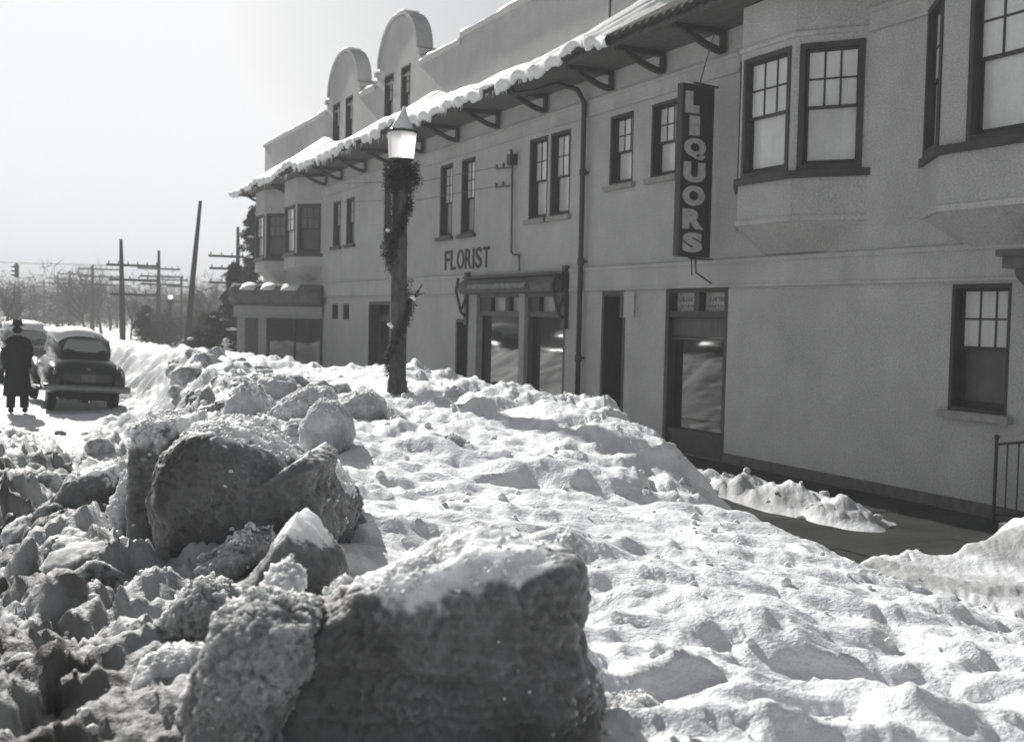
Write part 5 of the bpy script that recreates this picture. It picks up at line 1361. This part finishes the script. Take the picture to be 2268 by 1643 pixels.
def make_person(loc, rz):
    P_ = empty('person', loc, 'dark figure in a hat and long overcoat, standing in the street by the parked cars', 'person', None, rz)
    J = [(0, 0, .95, .15, .11), (0, .01, 1.12, .14, .10), (0, .02, 1.30, .17, .11), (0, .02, 1.42, .08, .07), (0, .02, 1.52, .055), (0, .035, 1.60, .075, .085), (0, .04, 1.67, .085, .095), (0, .035, 1.74, .07, .08),
         (-.17, .01, 1.39, .05), (-.22, -.02, 1.13, .045), (-.21, .06, .90, .036), (.17, .01, 1.39, .05), (.22, .0, 1.13, .045), (.20, .12, .93, .036),
         (-.10, .0, .86, .10), (-.11, .02, .50, .065), (-.12, -.02, .12, .045), (-.12, .12, .04, .042),
         (.10, .0, .86, .10), (.12, .06, .50, .065), (.13, .04, .12, .045), (.14, .18, .04, .042)]
    E_ = [(0, 1), (1, 2), (2, 3), (3, 4), (4, 5), (5, 6), (6, 7), (3, 8), (8, 9), (9, 10), (3, 11), (11, 12), (12, 13), (0, 14), (14, 15), (15, 16), (16, 17), (0, 18), (18, 19), (19, 20), (20, 21)]
    b = skinned(J, E_, 'body', MT['skin'], P_)
    for sx, hx, hy, hz in ((-1, -.215, .075, .87), (1, .195, .15, .90)):      # hands: palm with four fingers and a thumb
        base = Vector((hx, hy, hz)); J2 = [(*base, .03, .018), (*(base+Vector((0, .01, -.08))), .038, .016)]; E2 = [(0, 1)]
        for k, ln in enumerate((.07, .085, .08, .06)):
            a_ = base+Vector((0, -.03+.02*k, -.10)); n_ = len(J2)
            J2 += [(*a_, .010), (*(a_+Vector((-sx*.008, .004, -ln*.55))), .009), (*(a_+Vector((-sx*.025, .008, -ln))), .008)]; E2 += [(1, n_), (n_, n_+1), (n_+1, n_+2)]
        n_ = len(J2); J2 += [(*(base+Vector((-sx*.01, .045, -.05))), .011), (*(base+Vector((-sx*.02, .06, -.09))), .009)]; E2 += [(0, n_), (n_, n_+1)]
        skinned(J2, E2, 'hand', MT['skin'], P_, 1)
    n = 22
    def oval(z, rx, ry, cy=0., wob=0.): return [((rx+wob*math.sin(5*a))*math.cos(a), cy+(ry+wob*math.cos(4*a))*math.sin(a), z) for a in [2*PI*k/n for k in range(n)]]
    m = MB(); m.loft([oval(.34, .27, .20, .02, .015), oval(.6, .245, .18, .01, .012), oval(.88, .215, .16, .01), oval(1.05, .19, .14, .01), oval(1.25, .215, .15, .02), oval(1.40, .215, .135, .02), oval(1.48, .13, .10, .02), oval(1.55, .085, .085, .02)], cap=False)
    for s_, pp in ((-1, [(-.08, .01, 1.49), (-.17, .01, 1.42), (-.215, 0, 1.28), (-.225, -.02, 1.12), (-.215, .05, .90)]), (1, [(.08, .01, 1.49), (.17, .01, 1.42), (.215, 0, 1.28), (.225, .0, 1.12), (.205, .11, .92)])): m.tube(pp, [.07, .09, .085, .072, .065], 12)
    m.build('overcoat', MT['cloth_dark'], P_, world=False, smooth=True)
    m = MB()
    for pp in ([(-.10, .0, .84), (-.11, .02, .5), (-.12, -.01, .1)], [(.10, .0, .84), (.12, .06, .5), (.13, .05, .1)]): m.tube(pp, [.12, .09, .085], 12)
    m.build('trousers', MT['cloth_dark'], P_, world=False, smooth=True)
    for x, y in ((-.12, .05), (.135, .11)):
        m = MB(); m.ball((x, y, .05), (.055, .15, .06), 12, 8); m.build('shoe', MT['rubber'], P_, world=False, smooth=True)
    m = MB(); m.loft([oval(1.735, .15, .17, .04), oval(1.745, .155, .175, .04), oval(1.75, .10, .115, .04), oval(1.80, .095, .11, .04), oval(1.855, .085, .10, .04), oval(1.865, .05, .07, .04)])
    m.build('hat', MT['cloth_dark'], P_, world=False, smooth=True)
    m = MB(); m.ball((0, .01, 1.655), (.088, .085, .08), 12, 8); m.build('hair', MT['cloth_dark'], P_, world=False, smooth=True)
    m = MB(); m.ball((0, .135, 1.655), (.014, .02, .02), 8, 6); m.build('nose', MT['skin'], P_, world=False)
    for s_ in (-1, 1):
        m = MB(); m.ball((s_*.092, .03, 1.655), (.012, .02, .03), 8, 6); m.build('ear', MT['skin'], P_, world=False)
        m = MB(); m.ball((s_*.03, .118, 1.675), (.013, .01, .009), 8, 6); m.build('eye', MT['black'], P_, world=False)
    m = MB(); m.ball((0, .122, 1.615), (.025, .008, .006), 8, 6); m.build('mouth', MT['black'], P_, world=False)
pl = at(38, 905, 22.6); make_person((pl.x, pl.y, .08), math.radians(-8))

# ================================================================== sun, sky, air
EL = math.radians(28); AZ = math.radians(-2)      # azimuth from +Y, negative to the left
sdir = Vector((math.sin(AZ)*math.cos(EL), math.cos(AZ)*math.cos(EL), math.sin(EL)))
sl = bpy.data.lights.new('sun', 'SUN'); sl.energy = 5.0; sl.angle = math.radians(.6); sl.color = (1, .985, .96)
so = bpy.data.objects.new('sun', sl); C.objects.link(so); so.rotation_euler = sdir.to_track_quat('Z', 'Y').to_euler(); so.location = (0, 0, 60)
W = bpy.data.worlds.new('World'); SC.world = W; W.use_nodes = True; nt = W.node_tree
bg = nt.nodes['Background']; sk = nt.nodes.new('ShaderNodeTexSky'); sk.sky_type = 'NISHITA'; sk.sun_disc = False
sk.sun_elevation = EL; sk.sun_rotation = AZ; sk.dust_density = 1.0; sk.air_density = 1.0; sk.ozone_density = 1.0
hs = nt.nodes.new('ShaderNodeHueSaturation'); hs.inputs['Saturation'].default_value = .10
nt.links.new(sk.outputs[0], hs.inputs['Color']); mn = nt.nodes.new('ShaderNodeVectorMath'); mn.operation = 'MINIMUM'; mn.inputs[1].default_value = (12.6, 12.7, 13.0)      # thin high cloud evens out the glare round the sun
nt.links.new(hs.outputs[0], mn.inputs[0]); nt.links.new(mn.outputs[0], bg.inputs['Color'])
bg.inputs['Strength'].default_value = .06
HAZE = .0026
if HAZE:
    m = MB(); m.box(-1000, 1000, -400, 1600, -1.2, 13.2); hz = m.build('haze', MT['snow'])
    hm = bpy.data.materials.new('haze_air'); hm.use_nodes = True; n_ = hm.node_tree; n_.nodes.clear()
    ou = n_.nodes.new('ShaderNodeOutputMaterial'); pv = n_.nodes.new('ShaderNodeVolumePrincipled')
    pv.inputs['Color'].default_value = (.93, .94, .95, 1); pv.inputs['Density'].default_value = HAZE; pv.inputs['Anisotropy'].default_value = 0
    n_.links.new(pv.outputs[0], ou.inputs['Volume']); hz.data.materials.clear(); hz.data.materials.append(hm)
    tag(hz, 'thin pale winter haze in the air', 'haze', kind='stuff')
SC.view_settings.view_transform = 'Standard'; SC.view_settings.look = 'None'; SC.view_settings.gamma = 1; SC.view_settings.exposure = 0.40
SC.render.engine = 'CYCLES'
try: SC.cycles.max_bounces = 6; SC.cycles.diffuse_bounces = 3; SC.cycles.volume_bounces = 0; SC.cycles.transparent_max_bounces = 6
except Exception: pass
